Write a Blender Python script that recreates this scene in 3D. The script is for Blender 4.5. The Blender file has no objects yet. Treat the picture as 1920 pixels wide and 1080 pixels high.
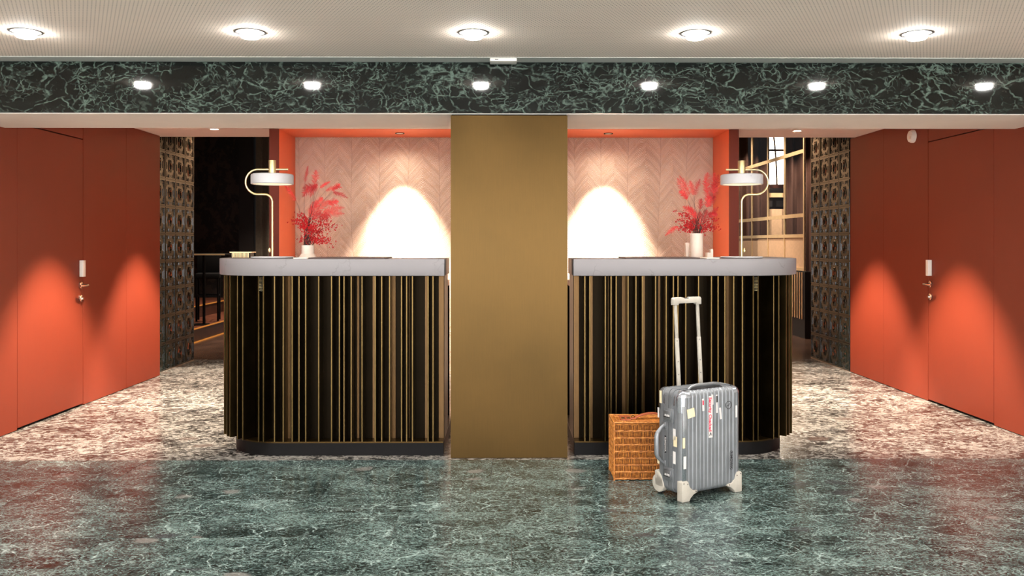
import bpy, bmesh, math, random
from mathutils import Vector, Matrix, Euler

random.seed(7)
S = bpy.context.scene
COL = S.collection
PI = math.pi

# ------------------------------------------------------------------ camera
cam_d = bpy.data.cameras.new('camera')
cam = bpy.data.objects.new('camera', cam_d)
COL.objects.link(cam)
cam.location = (0, 0, 1.25)
cam.rotation_euler = (PI / 2, 0, math.radians(-0.5))
cam_d.sensor_width = 36
cam_d.lens = 30
cam_d.shift_y = -(540 - 455) / 1920
cam_d.clip_start = 0.05
S.camera = cam

# ------------------------------------------------------------------ world, exposure
w = bpy.data.worlds.new('world')
S.world = w
w.use_nodes = True
w.node_tree.nodes['Background'].inputs['Color'].default_value = (0.9, 0.95, 1.0, 1)
w.node_tree.nodes['Background'].inputs['Strength'].default_value = 0.05
S.view_settings.view_transform = 'Standard'
S.view_settings.look = 'None'
S.view_settings.gamma = 1
S.view_settings.use_curve_mapping = False
S.view_settings.exposure = 1.95
S.cycles.caustics_reflective = False
S.cycles.max_bounces = 7
S.cycles.caustics_refractive = False

# light levels of the lamps (each lamp is made in its own builder below)
HALL_W, HALL_C = 3.6, (1.0, 0.975, 0.94)
SPOT_W, SPOT_C = 295.0, (1.0, 0.86, 0.71)
NICHE_W = 400.0
BAR_W = 95.0

# ------------------------------------------------------------------ helpers
def lin(c):
    def f(v):
        v /= 255.0
        return v / 12.92 if v <= 0.04045 else ((v + 0.055) / 1.055) ** 2.4
    return (f(c[0]), f(c[1]), f(c[2]), 1.0)


class MB:
    """collects shapes, then links them as ONE mesh object"""
    def __init__(self):
        self.v, self.f = [], []

    def add(self, vs, fs):
        b = len(self.v)
        self.v += [tuple(p) for p in vs]
        self.f += [tuple(i + b for i in f) for f in fs]
        return self

    def box(self, x0, x1, y0, y1, z0, z1, M=None):
        vs = [(x, y, z) for z in (z0, z1) for y in (y0, y1) for x in (x0, x1)]
        if M is not None:
            vs = [M @ Vector(p) for p in vs]
        return self.add(vs, [(0, 2, 3, 1), (4, 5, 7, 6), (0, 1, 5, 4), (2, 6, 7, 3), (0, 4, 6, 2), (1, 3, 7, 5)])

    def prism(self, poly, z0, z1, axis='z'):
        n = len(poly)
        def P(a, b, c):
            return (a, b, c) if axis == 'z' else ((a, c, b) if axis == 'y' else (c, a, b))
        vs = [P(a, b, z0) for a, b in poly] + [P(a, b, z1) for a, b in poly]
        fs = [tuple(range(n))[::-1], tuple(range(n, 2 * n))]
        fs += [(i, (i + 1) % n, n + (i + 1) % n, n + i) for i in range(n)]
        return self.add(vs, fs)

    def cyl(self, p0, p1, r0, r1=None, seg=12):
        r1 = r0 if r1 is None else r1
        return self.sweep([p0, p1], [r0, r1], seg)

    def tube(self, pts, r, seg=8):
        return self.sweep(pts, [r] * len(pts), seg)

    def sweep(self, pts, rs, seg=8):
        pts = [Vector(p) for p in pts]
        t0 = (pts[1] - pts[0]).normalized()
        up = Vector((0, 0, 1)) if abs(t0.z) < 0.9 else Vector((1, 0, 0))
        a = t0.cross(up).normalized()
        vs, fs = [], []
        for i, p in enumerate(pts):
            if i == 0: t = pts[1] - pts[0]
            elif i == len(pts) - 1: t = pts[-1] - pts[-2]
            else: t = (pts[i + 1] - p).normalized() + (p - pts[i - 1]).normalized()
            t = t.normalized()
            a = (a - t * a.dot(t)).normalized()
            b = t.cross(a)
            for k in range(seg):
                g = 2 * PI * k / seg
                vs.append(p + (a * math.cos(g) + b * math.sin(g)) * rs[i])
        for i in range(len(pts) - 1):
            for k in range(seg):
                k2 = (k + 1) % seg
                fs.append((i * seg + k, i * seg + k2, (i + 1) * seg + k2, (i + 1) * seg + k))
        fs.append(tuple(range(seg))[::-1])
        fs.append(tuple(range((len(pts) - 1) * seg, len(pts) * seg)))
        return self.add(vs, fs)

    def lathe(self, prof, seg=24, c=(0, 0, 0), axis='z'):
        vs, fs = [], []
        n = len(prof)
        for r, z in prof:
            for k in range(seg):
                g = 2 * PI * k / seg
                x, y = r * math.cos(g), r * math.sin(g)
                p = (x, y, z) if axis == 'z' else ((z, x, y) if axis == 'x' else (x, z, y))
                vs.append((c[0] + p[0], c[1] + p[1], c[2] + p[2]))
        for i in range(n - 1):
            for k in range(seg):
                k2 = (k + 1) % seg
                fs.append((i * seg + k, i * seg + k2, (i + 1) * seg + k2, (i + 1) * seg + k))
        if prof[0][0] > 1e-6: fs.append(tuple(range(seg))[::-1])
        if prof[-1][0] > 1e-6: fs.append(tuple(range((n - 1) * seg, n * seg)))
        return self.add(vs, fs)

    def blob(self, c, r, sq=1.0):
        c = Vector(c)
        vs = [c + Vector(d) * r for d in ((1, 0, 0), (-1, 0, 0), (0, 1, 0), (0, -1, 0), (0, 0, sq), (0, 0, -sq))]
        return self.add(vs, [(0, 2, 4), (2, 1, 4), (1, 3, 4), (3, 0, 4), (2, 0, 5), (1, 2, 5), (3, 1, 5), (0, 3, 5)])

    def mesh(self, name, mat, smooth=True, bevel=0.0, bseg=2, recalc=True, weld=False):
        me = bpy.data.meshes.new(name)
        me.from_pydata(self.v, [], self.f)
        bm = bmesh.new()
        bm.from_mesh(me)
        if weld: bmesh.ops.remove_doubles(bm, verts=bm.verts[:], dist=1e-5)
        if recalc: bmesh.ops.recalc_face_normals(bm, faces=bm.faces[:])
        if bevel > 0:
            es = [e for e in bm.edges if len(e.link_faces) == 2 and e.calc_face_angle(0) > 0.6]
            bmesh.ops.bevel(bm, geom=es, offset=bevel, segments=bseg, profile=0.5, affect='EDGES', clamp_overlap=True)
        bm.to_mesh(me)
        bm.free()
        if smooth:
            me.shade_smooth()
            me.set_sharp_from_angle(angle=math.radians(35))
        if mat: me.materials.append(mat)
        return me

    def build(self, name, mat, parent=None, **kw):
        return link(name, self.mesh(name, mat, **kw), parent)


def link(name, data, parent=None):
    o = bpy.data.objects.new(name, data)
    COL.objects.link(o)
    if parent is not None: o.parent = parent
    return o


def tag(o, label=None, cat=None, group=None, kind=None):
    if label: o['label'] = label
    if cat: o['category'] = cat
    if group: o['group'] = group
    if kind: o['kind'] = kind
    return o


def thing(name, loc=(0, 0, 0), rz=0.0, **kw):
    o = link(name, None)
    o.empty_display_size = 0.05
    o.location = loc
    o.rotation_euler = (0, 0, rz)
    return tag(o, **kw)


def struct(name, label, cat, parent=None, **kw):
    o = link(name, None)
    o.empty_display_size = 0.05
    return tag(o, label, cat, None, 'structure')


def bx(x0, x1, y0, y1, z0, z1):
    return MB().box(x0, x1, y0, y1, z0, z1)


def arc(cx, cy, r, a0, a1, n):
    return [(cx + r * math.cos(a0 + (a1 - a0) * i / n), cy + r * math.sin(a0 + (a1 - a0) * i / n)) for i in range(n + 1)]


def bez(p0, p1, p2, n=8):
    p0, p1, p2 = Vector(p0), Vector(p1), Vector(p2)
    return [p0 * (1 - t) ** 2 + p1 * 2 * t * (1 - t) + p2 * t * t for t in [i / n for i in range(n + 1)]]


# ------------------------------------------------------------------ node materials
class G:
    def __init__(self, name):
        self.mat = bpy.data.materials.new(name)
        self.mat.use_nodes = True
        self.t = self.mat.node_tree
        self.p = self.t.nodes['Principled BSDF']

    def n(self, typ, ins=None, **props):
        nd = self.t.nodes.new('ShaderNode' + typ)
        for k, v in props.items(): setattr(nd, k, v)
        for k, v in (ins or {}).items(): self.set(nd.inputs[k], v)
        return nd

    def set(self, sock, v):
        if isinstance(v, bpy.types.NodeSocket): self.t.links.new(v, sock)
        else: sock.default_value = v

    def m(self, op, a, b=0.0, c=None, clamp=False):
        nd = self.n('Math', operation=op, use_clamp=clamp)
        self.set(nd.inputs[0], a); self.set(nd.inputs[1], b)
        if c is not None: self.set(nd.inputs[2], c)
        return nd.outputs[0]

    def vm(self, op, a, b=(0, 0, 0)):
        nd = self.n('VectorMath', operation=op)
        self.set(nd.inputs[0], a)
        if op == 'SCALE': self.set(nd.inputs[3], b)
        else: self.set(nd.inputs[1], b)
        return nd.outputs[0]

    def mix(self, f, a, b, blend='MIX'):
        nd = self.n('Mix', data_type='RGBA', blend_type=blend)
        self.set(nd.inputs[0], f); self.set(nd.inputs[6], a); self.set(nd.inputs[7], b)
        return nd.outputs[2]

    def ramp(self, f, stops, interp='LINEAR'):
        nd = self.n('ValToRGB', {'Fac': f})
        cr = nd.color_ramp
        cr.interpolation = interp
        while len(cr.elements) < len(stops): cr.elements.new(0.5)
        for e, (p, c) in zip(cr.elements, stops):
            e.position = p
            e.color = c if isinstance(c, tuple) else (c, c, c, 1)
        return nd.outputs['Color']

    def noise(self, vec, scale, detail=4, rough=0.55, dist=0.0, col=False):
        nd = self.n('TexNoise', {'Vector': vec, 'Scale': scale, 'Detail': detail, 'Roughness': rough, 'Distortion': dist})
        return nd.outputs['Color' if col else 'Fac']

    def voro(self, vec, scale, feature='DISTANCE_TO_EDGE', out='Distance', rand=1.0):
        nd = self.n('TexVoronoi', {'Vector': vec, 'Scale': scale, 'Randomness': rand}, feature=feature)
        return nd.outputs[out]

    def pos(self):
        return self.n('NewGeometry').outputs['Position']

    def obj(self):
        return self.n('TexCoord').outputs['Object']

    def sep(self, v):
        nd = self.n('SeparateXYZ', {0: v})
        return nd.outputs[0], nd.outputs[1], nd.outputs[2]

    def rnd(self):
        return self.n('ObjectInfo').outputs['Random']

    def bump(self, h, strength=0.3, dist=0.002):
        nd = self.n('Bump', {'Height': h, 'Strength': strength, 'Distance': dist})
        self.set(self.p.inputs['Normal'], nd.outputs[0])

    def out(self, **kw):
        for k, v in kw.items():
            self.set(self.p.inputs[{'col': 'Base Color', 'rough': 'Roughness', 'metal': 'Metallic', 'emc': 'Emission Color', 'ems': 'Emission Strength',
                                    'spec': 'Specular IOR Level', 'coat': 'Coat Weight', 'trans': 'Transmission Weight', 'alpha': 'Alpha'}[k]], v)
        return self.mat


def plain(name, rgb, rough=0.5, metal=0.0, vary=0.06, scale=30, **kw):
    """one colour with a slight procedural unevenness"""
    g = G(name)
    c = lin(rgb)
    n = g.noise(g.obj(), scale, 3)
    d = tuple(x * (1 - vary * 2) for x in c[:3]) + (1,)
    l = tuple(min(1, x * (1 + vary * 2)) for x in c[:3]) + (1,)
    return g.out(col=g.ramp(n, [(0.3, d), (0.7, l)]), rough=rough, metal=metal, **kw)


def glow(name, rgb, strength):
    g = G(name)
    return g.out(col=lin((240, 240, 235)), rough=0.6, emc=lin(rgb), ems=strength)


def verde(name, world, sc, stretch, dark, mid, light, vein, grain, ramp, vmask, vw, clasts, rough, vein_k=1.0, warp=0.35):
    """brecciated marble: grain of dark, middle and light tones, broken nets of pale veins, rounded inclusions"""
    g = G(name)
    v = g.pos()
    if not world:
        r = g.n('CombineXYZ', {0: g.m('MULTIPLY', g.rnd(), 37.0), 1: g.m('MULTIPLY', g.rnd(), 91.0), 2: g.m('MULTIPLY', g.rnd(), 13.0)}).outputs[0]
        v = g.vm('ADD', v, r)
    v = g.vm('MULTIPLY', v, stretch)
    wv = g.vm('SUBTRACT', g.noise(v, 1.6 * sc, 4, col=True), (0.5, 0.5, 0.5))
    v2 = g.vm('ADD', v, g.vm('SCALE', wv, warp / sc))
    wv3 = g.vm('SUBTRACT', g.noise(v, 11 * sc, 3, col=True), (0.5, 0.5, 0.5))
    v3 = g.vm('ADD', v2, g.vm('SCALE', wv3, 0.07 / sc))
    big = g.noise(v2, 2.4 * sc, 4)
    gr = g.noise(v3, grain, 7, 0.82)
    chip = g.sep(g.voro(v3, grain * 2.4, 'F1', 'Color'))[0]
    f = g.m('ADD', g.m('ADD', g.m('MULTIPLY', gr, 0.62), g.m('MULTIPLY', big, 0.26)), g.m('MULTIPLY', chip, 0.12))
    col = g.ramp(f, [(ramp[0], lin(dark)), (ramp[1], lin(mid)), (ramp[2], lin(light))])
    def net(vec, scale, wd):
        return g.ramp(g.voro(vec, scale), [(0.0, 1.0), (wd, 0.6), (wd * 2.2, 0.0)])
    def patchy(vec, scale, lo, hi):
        return g.ramp(g.noise(vec, scale, 4, 0.6), [(lo, 0.0), (hi, 1.0)])
    e1 = g.m('MULTIPLY', net(v3, 2.6 * sc, vw[0]), patchy(v, 3.1 * sc, vmask - 0.05, vmask + 0.10))
    e2 = g.m('MULTIPLY', net(v3, 9.0 * sc, vw[1]), patchy(v2, 4.3 * sc, vmask, vmask + 0.14))
    e3 = g.m('MULTIPLY', net(v3, 24.0 * sc, vw[1] * 1.5), patchy(v2, 5.7 * sc, vmask + 0.02, vmask + 0.16))
    veins = g.m('MAXIMUM', g.m('MAXIMUM', e1, g.m('MULTIPLY', e2, vw[2])), g.m('MULTIPLY', e3, vw[3]))
    brk = g.ramp(g.noise(v3, grain * 1.3, 3), [(0.40, 0.1), (0.56, 1.0)])
    col = g.mix(g.m('MULTIPLY', g.m('MULTIPLY', veins, brk), vein_k), col, lin(vein))
    if clasts:
        vo = g.n('TexVoronoi', {'Vector': v3, 'Scale': 3.6 * sc}, feature='F1')
        rr = g.sep(vo.outputs['Color'])
        inside = g.ramp(vo.outputs['Distance'], [(0.24, 1.0), (0.34, 0.0)])
        pick = g.m('GREATER_THAN', rr[0], clasts[2])
        cc = g.mix(g.m('GREATER_THAN', rr[1], 0.5), lin(clasts[0]), lin(clasts[1]))
        cc = g.mix(g.m('MULTIPLY', gr, 0.5), cc, lin(mid))
        col = g.mix(g.m('MULTIPLY', g.m('MULTIPLY', inside, pick), 0.6), col, cc)
    rg = g.m('ADD', g.m('MULTIPLY', g.noise(v, 3, 3), 0.10), rough - 0.05)
    return g.out(col=col, rough=rg)


M = {}
M['floor_front'] = verde('green_marble_floor', False, 2.0, (0.72, 1.0, 1.0), (7, 13, 12), (46, 59, 56), (96, 112, 107), (170, 186, 179),
                         85.0, (0.43, 0.50, 0.58), 0.46, (0.008, 0.028, 0.6, 0.8), [(132, 124, 118), (52, 47, 54), 0.86], 0.22, 0.75, 0.25)
M['floor_back'] = verde('pale_veined_marble_floor', True, 1.9, (0.72, 1.0, 1.0), (7, 5, 5), (60, 56, 51), (128, 123, 115), (150, 145, 138),
                        28.0, (0.445, 0.495, 0.56), 0.42, (0.016, 0.04, 0.8, 0.7), [(76, 55, 47), (48, 35, 32), 0.86], 0.24, 1.0, 0.25)
M['beam'] = verde('dark_green_marble', False, 1.5, (0.7, 1.0, 1.0), (4, 6, 5), (13, 17, 15), (20, 26, 23), (98, 115, 105),
                  38.0, (0.42, 0.53, 0.64), 0.42, (0.009, 0.028, 0.9, 0.9), [(7, 8, 9), (10, 13, 13), 0.80], 0.07, 0.9, 0.40)

# white quartz with thin grey veins
g = G('white_veined_quartz')
v = g.pos()
wv = g.vm('SUBTRACT', g.noise(v, 3.0, 5, col=True), (0.5, 0.5, 0.5))
e = g.ramp(g.voro(g.vm('ADD', v, g.vm('SCALE', wv, 0.5)), 3.0), [(0.0, 1.0), (0.006, 0.5), (0.016, 0.0)])
e = g.m('MULTIPLY', e, g.ramp(g.noise(v, 4, 3), [(0.48, 0.0), (0.62, 0.8)]))
M['quartz'] = g.out(col=g.mix(e, lin((116, 112, 113)), lin((84, 79, 78))), rough=0.5)

# aged brass sheet
def brass(name, a, b, rough, metal=1.0, scale=2.0, brush=0.0):
    g = G(name)
    v = g.pos()
    n = g.noise(v, scale, 7, 0.62)
    n2 = g.noise(g.vm('MULTIPLY', v, (40, 40, 1.2)), 6, 2)
    f = g.m('ADD', g.m('MULTIPLY', n, 1 - brush), g.m('MULTIPLY', n2, brush))
    return g.out(col=g.ramp(f, [(0.32, lin(a)), (0.68, lin(b))]), rough=g.m('ADD', g.m('MULTIPLY', n, 0.12), rough - 0.06), metal=metal)
M['brass_sheet'] = brass('aged_brass_sheet', (57, 42, 17), (68, 50, 22), 0.31, 0.9, 2.0, 0.3)
M['brass_fin'] = brass('bronze_fin', (72, 58, 33), (94, 77, 47), 0.34, 1.0, 5, 0.2)
M['brass_back'] = brass('bronze_backing', (13, 10, 6), (20, 15, 9), 0.40, 1.0, 5, 0.3)
M['brass_reflection'] = brass('bronze_reflection', (74, 54, 29), (92, 68, 38), 0.42, 0.8, 5, 0.3)  # colour of the reflections painted between the counter fins
M['brass_lamp'] = brass('polished_brass', (222, 204, 152), (236, 220, 172), 0.34, 1.0, 8)
M['brass_lattice'] = brass('lattice_brass', (232, 196, 146), (244, 212, 164), 0.4, 0.4, 8)

M['red'] = None
g = G('terracotta_lacquer')
n = g.noise(g.pos(), 1.4, 4)
n2 = g.noise(g.vm('MULTIPLY', g.pos(), (60, 60, 2)), 4, 2)
g.bump(g.noise(g.pos(), 90, 3), 0.05, 0.001)
M['red'] = g.out(col=g.ramp(g.m('ADD', g.m('MULTIPLY', n, 0.7), g.m('MULTIPLY', n2, 0.3)), [(0.3, lin((112, 41, 22))), (0.7, lin((120, 45, 24)))]), rough=0.55, spec=0.3)
M['orange'] = plain('orange_lacquer', (230, 112, 70), 0.5, vary=0.02, scale=3)
M['plaster'] = plain('pale_plaster', (242, 234, 224), 0.8, vary=0.012, scale=4)
M['hall_wall'] = plain('hall_wall_paint', (240, 236, 228), 0.8, vary=0.02, scale=3)
M['black'] = plain('black_lacquer', (10, 8, 8), 0.5, vary=0.1, spec=0.12)
M['gap'] = plain('dark_gap', (12, 7, 7), 0.9)
M['chrome'] = plain('brushed_steel', (200, 190, 180), 0.22, 1.0, vary=0.02)
M['alu_ring'] = plain('lamp_ring_metal', (112, 112, 112), 0.30, 1.0, vary=0.02)
M['white_plastic'] = plain('white_plastic', (226, 220, 210), 0.45, vary=0.015)
M['cream'] = plain('cream_ceramic', (226, 208, 192), 0.6, vary=0.02)
M['white_shade'] = plain('white_lamp_shade', (182, 180, 181), 0.45, vary=0.01)
M['lamp_glow'] = glow('hall_lamp_glass', (255, 252, 246), 30.0)
M['spot_glow'] = glow('spot_lens', (255, 232, 200), 10.0)
g = G('step_edge_light')
M['nosing'] = g.out(col=g.ramp(g.noise(g.pos(), 20, 2), [(0.3, lin((150, 96, 44))), (0.7, lin((170, 112, 54)))]), rough=0.4, metal=0.6, emc=lin((240, 150, 60)), ems=0.12)
M['added_daylight'] = glow('added_window_glow', (246, 244, 246), 4.2)  # glow of the added windows behind the camera
M['ring_lens'] = glow('recessed_lens', (255, 232, 200), 0.02)
M['shade_glow'] = glow('shade_diffuser', (255, 226, 180), 0.25)
M['leather'] = plain('dark_leather', (58, 40, 34), 0.5)
M['paper'] = plain('paper', (232, 216, 200), 0.7)
M['dark_wood'] = plain('dark_wood', (62, 34, 24), 0.35, vary=0.2, scale=8)
M['tread_wood'] = plain('tread_wood', (110, 62, 44), 0.35, vary=0.2, scale=7)
M['mural'] = None
g = G('dark_mural')
v = g.pos()
wv = g.noise(v, 1.6, 6, 0.6, 1.5)
st = g.ramp(g.noise(g.vm('ADD', v, g.vm('SCALE', g.noise(v, 1.2, 4, col=True), 1.2)), 2.2, 7, 0.65), [(0.42, 0.0), (0.47, 1.0), (0.52, 1.0), (0.56, 0.0)])
M['mural'] = g.out(col=g.mix(st, lin((56, 42, 37)), lin((22, 15, 13))), rough=0.7)

# perforated ceiling board: rows of small staggered holes
g = G('perforated_board')
x, y, z = g.sep(g.pos())
P = 0.0183
row = g.m('FLOOR', g.m('DIVIDE', y, P))
fy = g.m('SUBTRACT', g.m('FRACT', g.m('DIVIDE', y, P)), 0.5)
sh = g.m('MULTIPLY', g.m('MODULO', g.m('ABSOLUTE', row), 2.0), 0.5)
fx = g.m('SUBTRACT', g.m('FRACT', g.m('ADD', g.m('DIVIDE', x, P), sh)), 0.5)
d = g.m('SQRT', g.m('ADD', g.m('MULTIPLY', fx, fx), g.m('MULTIPLY', fy, fy)))
hole = g.ramp(d, [(0.12, 1.0), (0.19, 0.0)])
base = g.ramp(g.noise(g.pos(), 1.5, 3), [(0.35, lin((240, 226, 212))), (0.65, lin((245, 231, 217)))])
M['perforated'] = g.out(col=g.mix(hole, base, lin((112, 104, 96))), rough=0.8)

# wall covering of raised feather strokes
g = G('feathered_wall_covering')
v = g.pos()
x, y, z = g.sep(v)
PER = 0.262
wob = g.m('MULTIPLY', g.m('SUBTRACT', g.noise(g.vm('MULTIPLY', v, (1.0, 1, 0.25)), 1.8, 2), 0.5), 0.16)
xx = g.m('ADD', x, g.m('ADD', wob, 10.07))
f = g.m('SUBTRACT', g.m('FRACT', g.m('DIVIDE', xx, PER)), 0.5)
dd = g.m('MULTIPLY', g.m('SUBTRACT', 0.5, g.m('ABSOLUTE', f)), PER)          # distance from the spine
jit = g.m('MULTIPLY', g.noise(g.vm('MULTIPLY', v, (3, 1, 1)), 5, 3), 0.055)
q = g.m('ADD', g.m('SUBTRACT', z, g.m('MULTIPLY', g.m('POWER', dd, 0.86), 0.90)), jit)
ln = g.m('FRACT', g.m('DIVIDE', q, 0.0150))
stroke = g.ramp(ln, [(0.0, 0.0), (0.10, 1.0), (0.26, 1.0), (0.42, 0.0)])
brk = g.ramp(g.noise(v, 26, 4), [(0.34, 0.25), (0.52, 1.0)])
stroke = g.m('MULTIPLY', stroke, brk)
spine = g.ramp(dd, [(0.0, 1.0), (0.0035, 0.0)])
tone = g.ramp(g.noise(v, 2.2, 4), [(0.35, lin((214, 180, 150))), (0.65, lin((226, 194, 164)))])
colr = g.mix(g.m('MULTIPLY', stroke, 0.95), tone, lin((255, 250, 244)))
groove = g.m('MULTIPLY', g.ramp(ln, [(0.44, 0.0), (0.54, 1.0), (0.66, 1.0), (0.78, 0.0)]), brk)
colr = g.mix(g.m('MULTIPLY', groove, 0.55), colr, lin((158, 112, 86)))
half = g.m('ADD', g.m('MULTIPLY', g.m('FLOOR', g.m('DIVIDE', xx, PER)), 3.7), g.m('MULTIPLY', g.m('SIGN', f), 1.3))
band = g.noise(g.n('CombineXYZ', {0: g.m('MULTIPLY', q, 13.0), 1: half, 2: 0.0}).outputs[0], 1.7, 4, 0.7)
colr = g.mix(g.ramp(band, [(0.38, 0.34), (0.60, 0.0)]), colr, lin((150, 104, 78)))
colr = g.mix(g.m('MULTIPLY', spine, 0.45), colr, lin((150, 104, 84)))
g.bump(stroke, 0.8, 0.004)
M['feather'] = g.out(col=colr, rough=0.6)

# glazed relief tile
g = G('dark_green_glaze')
n = g.noise(g.vm('ADD', g.pos(), g.n('CombineXYZ', {0: g.rnd()}).outputs[0]), 6, 3)
M['glaze'] = g.out(col=g.ramp(n, [(0.3, lin((10, 17, 14))), (0.7, lin((15, 26, 21)))]), rough=0.13, coat=0.4)
M['grout'] = plain('pale_grout', (118, 110, 100), 0.8)

# ------------------------------------------------------------------ geometry constants (metres)
XL, XR = -3.24, 3.342          # faces of the lacquered side walls
YB = 4.93                      # face of the marble beam
ZS = 1.995                     # underside of the beam
ZC = 2.296                     # hall ceiling
ZK = 2.255                     # ceiling behind the beam
YK = 8.13                      # its rear edge
CX = 0.026                     # middle of the column and counters
YF = 4.914                     # joint between the two marble floors

# ------------------------------------------------------------------ floors
fl = struct('floor', 'honed green marble floor of the hall in front of the counters', 'floor')
bx(-4.6, 4.6, -3, 2.6, -0.08, 0.0).build('floor_field', M['floor_front'], fl, smooth=False)
bx(-4.6, 4.6, 2.6, YF, -0.08, -0.006).build('bedding', M['grout'], fl, smooth=False)
rows = [(4.494, YF, -0.731, 0.66), (4.167, 4.494, -1.629, 0.729), (3.96, 4.167, 0.174, 0.855), (3.623, 3.96, -0.484, 0.845),
        (3.286, 3.623, -0.829, 0.857), (2.95, 3.286, -0.40, 0.855), (2.60, 2.95, -0.75, 0.855)]
for y0, y1, xj, ln_ in rows:
    x = xj - math.ceil((xj + 4.6) / ln_) * ln_
    while x < 4.6:
        a, b = max(x, -4.6), min(x + ln_, 4.6)
        if b - a > 0.02:
            o = bx(a + 0.0012, b - 0.0012, y0 + 0.001, y1 - 0.001, -0.02, 0.0).build('floor_tile', M['floor_front'], fl, smooth=False)
        x += ln_
fb = tag(bx(-3.4, 3.45, YF + 0.002, 9.15, -0.08, 0.0).build('floor_back', M['floor_back'], smooth=False),
         'polished pale-veined marble floor between the red walls around the counters', 'floor', kind='structure')
tag(bx(-7, 7, 9.152, 16.2, -0.08, 0.0).build('floor_bar', plain('bar_floor_stone', (70, 50, 40), 0.22, vary=0.2, scale=3), smooth=False),
    'dark polished floor of the bar beyond the tiled walls', 'floor', kind='structure')

# ------------------------------------------------------------------ hall shell
ce = struct('ceiling', 'pale perforated ceiling of the hall above the marble beam', 'ceiling')
bx(-4.6, 4.6, -3, 4.81, ZC, ZC + 0.06).build('perforated_panel', M['perforated'], ce, smooth=False)
bx(-4.6, 4.6, 4.81, YB + 0.02, ZC - 0.003, ZC + 0.06).build('ceiling_border', plain('ceiling_border_paint', (188, 190, 184), 0.8, vary=0.01), ce, smooth=False)
tag(bx(-4.7, -4.6, -3, YB + 0.1, -0.05, 2.4).build('wall_hall_left', M['hall_wall'], smooth=False), 'pale painted hall wall on the side of the bar steps', 'wall', kind='structure')
tag(bx(4.6, 4.7, -3, YB + 0.1, -0.05, 2.4).build('wall_hall_right', M['hall_wall'], smooth=False), 'pale painted hall wall on the side of the lattice screen', 'wall', kind='structure')
tag(bx(-4.7, 4.7, -3.1, -3, -0.05, 2.4).build('wall_front', M['hall_wall'], smooth=False), 'pale painted hall wall facing the counters', 'wall', kind='structure')
tag(bx(-4.6, XL - 0.06, YB + 0.01, YB + 0.1, 0.0, ZC).build('wall_wing_left', M['red'], smooth=False), 'short red wall return under the beam end by the bar side', 'wall', kind='structure')
tag(bx(XR + 0.06, 4.6, YB + 0.01, YB + 0.1, 0.0, ZC).build('wall_wing_right', M['red'], smooth=False), 'short red wall return under the beam end by the sensor side', 'wall', kind='structure')

# unseen windows added in the wall facing the counters to light the ceiling
for k, xw in enumerate((-3.0, -1.0, 1.0, 3.0)):
    wn = struct('window_%d' % (k + 2), 'tall unseen window added to light the hall ceiling', 'window')
    bx(xw - 0.85, xw + 0.85, -2.998, -2.985, 0.15, 2.15).build('pane', M['added_daylight'], wn, smooth=False)
    for a in (-0.87, 0.0, 0.87):
        bx(xw + a - 0.025, xw + a + 0.025, -2.998, -2.95, 0.1, 2.2).build('frame_bar', M['black'], wn, smooth=False)
    for z in (0.12, 2.18):
        bx(xw - 0.87, xw + 0.87, -2.998, -2.95, z - 0.025, z + 0.025).build('frame_bar', M['black'], wn, smooth=False)

# marble beam
be = struct('beam', 'dark green marble-clad beam with pale plaster underside', 'beam')
bx(-4.6, 4.6, YB + 0.022, 5.562, ZS, 2.36).build('beam_core', M['plaster'], be, smooth=False)
sx = [-4.6, -3.377, -2.243, -1.109, CX, 1.16, 2.295, 3.43, 4.6]
for a, b in zip(sx, sx[1:]):
    bx(a + 0.0006, b - 0.0006, YB, YB + 0.021, ZS + 0.003, ZC - 0.004).build('slab', M['beam'], be, smooth=False)

# ceiling behind the beam
tag(bx(-3.45, 3.45, 5.562, YK, ZK, 2.5).build('ceiling_back', M['plaster'], smooth=False), 'pale plaster ceiling over the counters behind the marble beam', 'ceiling', kind='structure')

# column clad in brass
co = struct('column', 'square column clad in aged brass sheet between the two counters', 'column')
bx(-0.312 + 0.004, 0.365 - 0.004, 4.956, 5.19, 0, ZS).build('column_core', M['gap'], co, smooth=False)
bx(-0.312, 0.365, 4.95, 4.956, 0.002, ZS - 0.007).build('brass_sheet', M['brass_sheet'], co, smooth=False)
bx(-0.312, -0.308, 4.9565, 5.19, 0.002, ZS - 0.007).build('brass_sheet', M['brass_sheet'], co, smooth=False)
bx(0.361, 0.365, 4.9565, 5.19, 0.002, ZS - 0.007).build('brass_sheet', M['brass_sheet'], co, smooth=False)

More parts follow.
